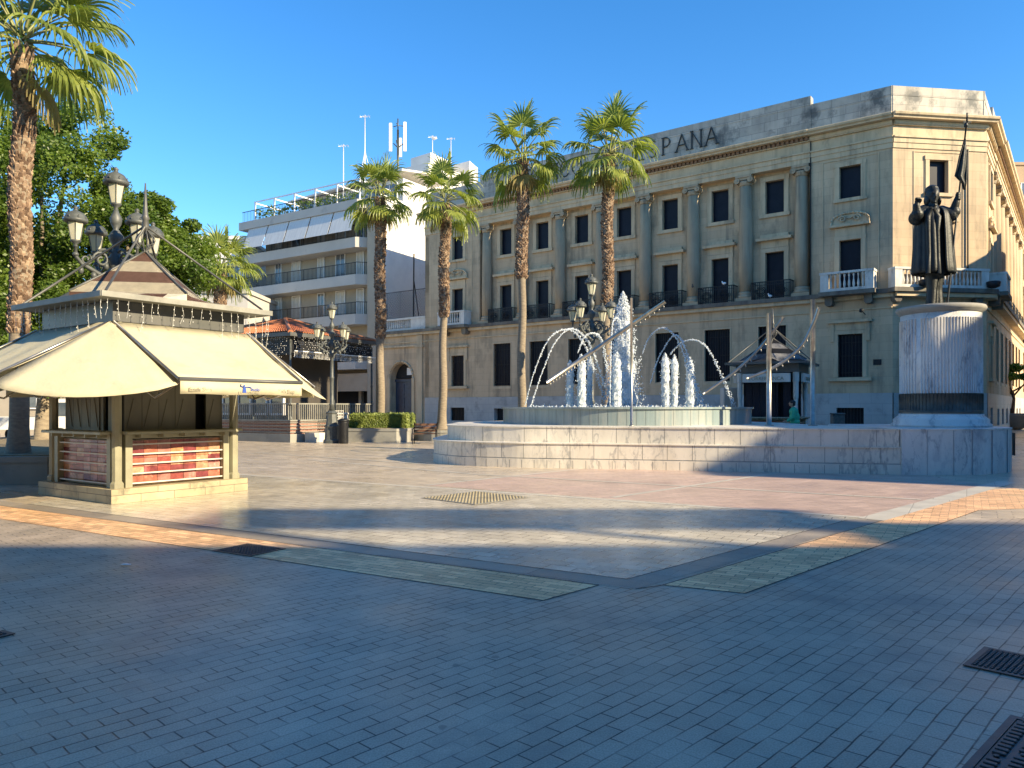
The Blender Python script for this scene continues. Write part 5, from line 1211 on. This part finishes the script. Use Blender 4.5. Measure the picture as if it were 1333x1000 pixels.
    b.box(-E_-.02, E_+.02, -E_-.03, -E_, 3.36, 3.45); b.box(-E_-.02, E_+.02, E_, E_+.03, 3.36, 3.45); b.box(-E_-.03, -E_, -E_, E_, 3.36, 3.45); b.box(E_, E_+.03, -E_, E_, 3.36, 3.45)
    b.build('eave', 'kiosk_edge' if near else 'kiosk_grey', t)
    b = MB(); mids = [(0, -1.36), (1.36, 0), (0, 1.36), (-1.36, 0)]; cors = [(E_, -E_), (E_, E_), (-E_, E_), (-E_, -E_)]; ZB, ZA = 3.60, 4.52
    nb = 4
    for k in range(4):
        m0, m1, c_ = mids[k], mids[(k+1) % 4], cors[k]
        for j in range(nb):    # steep pyramid face in bands, slightly concave
            def lv(m, f): r = (1-f)**1.06; return (m[0]*r, m[1]*r, ZB+(ZA-ZB)*f)
            f0, f1 = j/nb, (j+1)/nb; b.add([lv(m0, f0), lv(m1, f0), lv(m1, f1), lv(m0, f1)], [(0, 1, 2, 3)], (j+1) % 2)
        for j in range(6):     # corner skirt in slanting stripes
            a0, a1 = j/6, (j+1)/6
            def ed(a): return Vector((*m0, ZB)).lerp(Vector((*m1, ZB)), a)
            def ec(a):
                return Vector((m0[0]+(0), m0[1], 3.45)).lerp(Vector((*c_, 3.45)), min(1, a*2)) if a <= .5 else Vector((*c_, 3.45)).lerp(Vector((m1[0], m1[1], 3.45)), (a-.5)*2)
            b.add([ec(a0), ec(a1), ed(a1), ed(a0)], [(0, 1, 2, 3)], j % 2)
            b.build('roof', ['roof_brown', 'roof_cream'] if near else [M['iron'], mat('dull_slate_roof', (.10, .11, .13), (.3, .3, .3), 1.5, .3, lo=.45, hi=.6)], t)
    b = MB()
    for m0 in mids: b.tube([(m0[0]*(1-f)**1.06, m0[1]*(1-f)**1.06, ZB+(ZA-ZB)*f+.01) for f in (0, .2, .4, .6, .8, 1)], .022, 5)
    for k in range(10):
        a = 2*pi*k/10; b.tube([(.02*cos(a), .02*sin(a), 4.5)] + [(.17*sin(q*pi/6)*cos(a), .17*sin(q*pi/6)*sin(a), 4.52+.42*(q/6)) for q in range(1, 6)] + [(.02*cos(a), .02*sin(a), 4.95)], .010, 5)
    b.lathe([(.05, 4.9), (.07, 4.98), (.05, 5.1), (.08, 5.14), (.05, 5.2), (.035, 5.4), (.012, 5.8)], 10); b.build('finial', 'kiosk_grey', t)
    for cx, cy in cors: MB().tube([(0, 0, 5.0), (cx*.93, cy*.93, 3.47)], .022, 6).build('strut', 'kiosk_grey', t)
    return t
kiosk((-6.88, 14.2), radians(55), 'near kiosk with cream canvas awnings and red glazed tile counters')
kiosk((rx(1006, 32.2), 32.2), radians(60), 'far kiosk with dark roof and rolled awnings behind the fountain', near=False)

# ------------------------------------------------------------------ cafe pavilion with orange roof
cf = thing('cafe_pavilion', 'cafe pavilion with orange tiled hip roof and string lights', 'pavilion', (-10.1, 34.5, 0), radians(60))
# local: x = right-away edge direction, y = left-away (perpendicular)
W_, D_ = 5.6, 7.4
b = MB(); ap_ = (2.6, 3.1, 6.05); ap2 = (3.0, 4.3, 6.05); ez = 5.0
cs = [(-.25, -.25, ez), (W_+.25, -.25, ez), (W_+.25, D_+.25, ez), (-.25, D_+.25, ez)]
def troof(b, A, B, C, D, rows=9):
    "A-B eave, D-C ridge: tile rows as little ridges"
    A, B, C, D = map(Vector, (A, B, C, D)); n_ = (B-A).cross(D-A).normalized(); 
    if n_.z < 0: n_ = -n_
    N_ = int((B-A).length/.16)
    for k in range(N_):
        s0, s1 = k/N_, (k+1)/N_; sm_ = (s0+s1)/2
        a0, a1, am_ = A.lerp(B, s0), A.lerp(B, s1), A.lerp(B, sm_)+n_*.07; d0, d1, dm = D.lerp(C, s0), D.lerp(C, s1), D.lerp(C, sm_)+n_*.05
        for r in range(rows):
            f0, f1 = r/rows, (r+1)/rows; up = n_*.03
            q = [a0.lerp(d0, f0)+up, am_.lerp(dm, f0)+up, a1.lerp(d1, f0)+up, a1.lerp(d1, f1), am_.lerp(dm, f1), a0.lerp(d0, f1)]
            b.add(q, [(0, 1, 4, 5), (1, 2, 3, 4)], 0)
            b.add([a0.lerp(d0, f0), am_.lerp(dm, f0), am_.lerp(dm, f0)+up, a0.lerp(d0, f0)+up, a1.lerp(d1, f0), a1.lerp(d1, f0)+up], [(0, 1, 2, 3), (1, 4, 5, 2)], 0)
troof(b, cs[0], cs[1], ap_, ap_); troof(b, cs[3], cs[0], ap_, ap2); troof(b, cs[1], cs[2], ap2, ap_); troof(b, cs[2], cs[3], ap2, ap2)
for c_, a_ in ((cs[0], ap_), (cs[1], ap_), (cs[2], ap2), (cs[3], ap2)): b.tube([c_, a_], .11, 6)
b.build('roof', 'terracotta', cf)
b = MB(); b.box(-.3, W_+.3, -.3, -.18, 4.82, 5.0); b.box(-.3, W_+.3, D_+.18, D_+.3, 4.82, 5.0); b.box(-.3, -.18, -.18, D_+.18, 4.82, 5.0); b.box(W_+.18, W_+.3, -.18, D_+.18, 4.82, 5.0)
b.box(0, W_, 0, D_, 4.7, 4.82); b.build('eave', 'kiosk_grey', cf)  # dark grey here carries the shade around the eave
b = MB(); b.box(0, W_, 0, .1, 4.0, 4.75); b.box(0, .1, .1, D_, 4.0, 4.75); b.box(W_-.1, W_, .1, D_, 4.0, 4.75); b.build('lattice_frieze', 'iron', cf)
rnd = random.Random(5); b = MB()
for side in range(2):
    L_ = W_ if side == 0 else D_
    for k in range(int(L_/.11)):
        s_ = k*.11; 
        for q in range(10):
            if rnd.random() < .35: continue
            z = 4.8-q*.10-rnd.uniform(0, .03); x, y = (s_, -.26) if side == 0 else (-.26, s_); b.ell((x+rnd.uniform(-.02, .02), y+rnd.uniform(-.02, .02), z), (.014, .014, .026), 4, rings=3)
for k in range(60): b.tube([(k*.093, -.24, 4.15), (k*.093+.03, -.24, 3.85)], .012, 3)
b.box(0, W_, -.27, -.23, 4.14, 4.18); b.build('string_lights', 'bulb', cf)
for x, y in ((0, 0), (W_*.5, 0), (W_, 0), (0, D_*.33), (0, D_*.66), (0, D_), (W_, D_)): MB().lathe([(.12, .95), (.12, 1.1), (.06, 1.2), (.05, 2.6), (.075, 2.66), (.05, 2.72), (.05, 4.7)], 10, (x, y)).build('column', 'lampiron', cf)
b = MB(); b.box(-.35, W_+.3, -.35, D_+.3, 0, .38); b.build('terrace_base', 'planter', cf)  # base colour darkened to stand in for partial shade
b = MB(); b.box(-.2, W_+.15, -.2, -.02, .38, .95); b.box(-.2, -.02, -.02, D_, .38, .95); b.build('terrace_wall', 'brickred', cf)
b = MB()
for k in range(4):
    z = .45+k*.15; b.box(-.28, W_+.2, -.27, -.24, z-.015, z+.015); b.box(-.27, -.24, -.24, D_, z-.015, z+.015)
b.build('rail', 'kiosk_edge', cf)
b = MB(); b.box(-.25, W_+.2, -.25, 0, .95, 1.02); b.box(-.25, 0, 0, D_, .95, 1.02); b.box(-.14, W_, -.16, -.1, 1.72, 1.78); b.box(-.16, -.1, -.1, D_, 1.72, 1.78)
for k in range(44): x = k*.128; b.box(x-.018, x+.018, -.15, -.11, 1.02, 1.72)
for k in range(56): y = k*.13; b.box(-.15, -.11, y-.018, y+.018, 1.02, 1.72)
b.build('railing', 'kiosk_edge', cf)
b = MB(); b.box(1.6, W_-.6, 1.8, D_-.8, .38, 4.7); b.build('wall', mat('cafe_shaded_wall', (.07, .06, .05), (.05, .045, .04), 1, .6), cf)  # near-black wall colour stands in for the shade of the interior
for k in range(4): y = 2.1+k*1.15; wo = MB().box(1.52, 1.6, y, y+.8, 1.3, 3.2).build('window', 'glass', cf); f = MB(); f.box(1.46, 1.6, y-.08, y, 1.2, 3.28); f.box(1.46, 1.6, y+.8, y+.88, 1.2, 3.28); f.box(1.46, 1.6, y, y+.8, 3.2, 3.28); f.box(1.46, 1.6, y, y+.8, 1.2, 1.3); f.build('window_frame', 'carpaint', wo)
b = MB()
for k in range(3): b.box(1.6+k*0, 3.4, -1.5+k*.38, -.35, k*.13, (k+1)*.13) 
b.prism([(.9+.5*cos(a*.35), -.5-.75*sin(a*.35)) for a in range(10)] , 0, .42); b.build('entrance_step', 'balustrade', cf)
b = MB()
for k in range(9): b.box(1.5+k*.11, 1.52+k*.11, -1.0, -.98, .42, 1.45)
for k in range(8): b.box(1.5, 2.4, -1.0, -.98, .5+k*.13, .52+k*.13)
b.build('gate', 'balustrade', cf)
# ------------------------------------------------------------------ white service truck, parasol stall, left background
tr = thing('service_truck', 'small white open truck seen between palm trunk and kiosk', 'truck', (rx(60, 34), 34.5, 0), radians(4))
b = MB(); b.prismy([(-.2, .55), (1.5, .55), (1.5, 1.15), (1.15, 1.95), (-.2, 1.95)], -.85, .85); b.build('cab', 'carpaint', tr)
for y in (-.87, .86): MB().prismy([(.25, 1.2), (1.25, 1.2), (1.0, 1.8), (.25, 1.8)], y, y+.01).build('side_window', 'glass', tr)
b = MB(); b.box(-3.0, -.25, -.9, .9, .6, .75); b.box(-3.0, -.25, -.9, -.85, .75, 1.15); b.box(-3.0, -.25, .85, .9, .75, 1.15); b.box(-3.0, -2.95, -.85, .85, .75, 1.15); b.build('load_bed', 'carpaint', tr)
for x in (.75, -2.2):
    for y in (-.86, .86):
        b = MB(); b.tube([(x, y-.1, .34), (x, y+.1, .34)], .34, 18); wv = b.build('wheel', 'rubber', tr); MB().tube([(x, y-.11, .34), (x, y+.11, .34)], .17, 12).build('rim', 'steel', wv)
for x_, y_, lab in ((-24.5, 33, 'white parasol at the far left behind the palm trunk'), (-20.0, 36, 'white parasol above the white truck')):
    t = thing('parasol', lab, 'parasol', (x_, y_, 0), 0, 'white market parasols'); b = MB(); b.tube([(0, 0, 0), (0, 0, 2.9)], .03, 8); b.lathe([(.3, 0), (.3, .08), (.05, .12)], 12); b.build('pole', 'steel', t)
    b = MB(); b.lathe([(1.7, 2.25), (1.68, 2.4), (.8, 2.75), (.05, 3.0)], 8, sm=False, cap=False); b.build('canopy', 'canvas_white', t)
# ------------------------------------------------------------------ potted tree on the side street
pt = thing('potted_tree', 'small flat-topped tree in a round pale bowl on the side street', 'potted tree', (rx(1318, 54), 54, 0))
b = MB(); b.lathe([(.5, 0), (.7, .1), (1.05, .45), (1.25, .95), (1.3, 1.12), (1.2, 1.15), (1.1, 1.05)], 24); b.build('bowl', 'planter', pt)
b = MB(); b.tube([(0, 0, 1), (.1, 0, 2.2), (0, 0, 2.8)], [.13, .1, .08], 8)
for a in range(5): b.tube([(0, 0, 2.3+a*.1), (.7*cos(a*1.3), .7*sin(a*1.3), 3.1), (1.2*cos(a*1.3), 1.2*sin(a*1.3), 3.6)], [.07, .05, .03], 6)
b.build('trunk', 'bark', pt); rnd = random.Random(77); b = MB()
for a in range(5): leaf_cloud(b, (1.2*cos(a*1.3), 1.2*sin(a*1.3), 3.75), (.75, .75, .28), 500, .11, rnd, shell=.0)
leaf_cloud(b, (0, 0, 4.4), (.9, .9, .3), 600, .11, rnd, shell=.0); b.build('crown', 'leaf', pt)

# ------------------------------------------------------------------ person in green
X_, Y_ = rx(1035, 29.5), 29.5
pe = thing('person', 'person in a green jacket facing left behind the fountain steps', 'person', (X_, Y_, 0), radians(-20))
b = MB()     # faces local -x
limb(b, [(-.06, -.09, .08), (-.02, -.09, .5), (0, -.09, .92)], [.06, .075, .105]); limb(b, [(.10, .09, .08), (.06, .09, .5), (.02, .09, .92)], [.06, .075, .105])
b.ell((-.12, -.09, .05), (.14, .05, .05)); b.ell((.04, .09, .05), (.14, .05, .05))
b.ell((0, 0, 1.0), (.15, .19, .16)); b.ell((-.02, 0, 1.22), (.15, .19, .22)); b.ell((-.05, 0, 1.42), (.14, .21, .16))
limb(b, [(-.06, 0, 1.5), (-.09, 0, 1.62)], [.065, .055]); b.ell((-.11, 0, 1.735), (.105, .08, .125), 14, rings=10)
b.tube([(-.205, 0, 1.75), (-.235, 0, 1.72), (-.205, 0, 1.70)], [.012, .018, .01], 6); b.ell((-.10, .08, 1.73), (.02, .012, .03)); b.ell((-.10, -.08, 1.73), (.02, .012, .03)); b.ell((-.19, 0, 1.66), (.025, .03, .02))
for sy in (-1, 1):
    limb(b, [(-.05, sy*.2, 1.45), (-.08, sy*.25, 1.2), (-.28, sy*.2, 1.06)], [.062, .052, .036]); b.ell((-.35, sy*.19, 1.04), (.05, .02, .038))
    for k in range(4): b.tube([(-.38, sy*.19, 1.062-k*.016), (-.43, sy*.185, 1.055-k*.017), (-.45, sy*.18, 1.03-k*.015)], [.011, .010, .008], 5)
    b.tube([(-.33, sy*.175, 1.06), (-.37, sy*.155, 1.08), (-.40, sy*.15, 1.075)], [.012, .011, .009], 5)
bd = b.build('person', 'skin', pe); bd.name = 'body'; remesh(bd, .011, 2)
b = MB(); b.ell((0, 0, 1.02), (.19, .23, .16)); b.ell((-.02, 0, 1.22), (.195, .235, .24)); b.ell((-.05, 0, 1.42), (.175, .245, .17)); b.ell((-.06, 0, 1.55), (.09, .1, .06))
for sy in (-1, 1): limb(b, [(-.05, sy*.21, 1.45), (-.08, sy*.26, 1.2), (-.26, sy*.205, 1.07)], [.088, .078, .055])
o = b.build('jacket', 'green', bd); remesh(o, .014, 4)
b = MB()
limb(b, [(-.05, -.09, .1), (-.02, -.09, .5), (0, -.08, .92)], [.085, .10, .135]); limb(b, [(.10, .09, .1), (.06, .09, .5), (.02, .08, .92)], [.085, .10, .135]); b.ell((0, 0, .95), (.17, .21, .14)); o = b.build('trousers', 'trouser', bd); remesh(o, .016, 3)
b = MB(); b.ell((-.09, 0, 1.775), (.118, .093, .10), 12); b.ell((-.05, 0, 1.72), (.07, .09, .09), 12); o = b.build('hair', 'hair', bd); remesh(o, .012, 1)
b = MB(); b.ell((-.13, -.09, .045), (.16, .06, .055)); b.ell((.03, .09, .045), (.16, .06, .055)); o = b.build('shoes', 'rubber', bd)
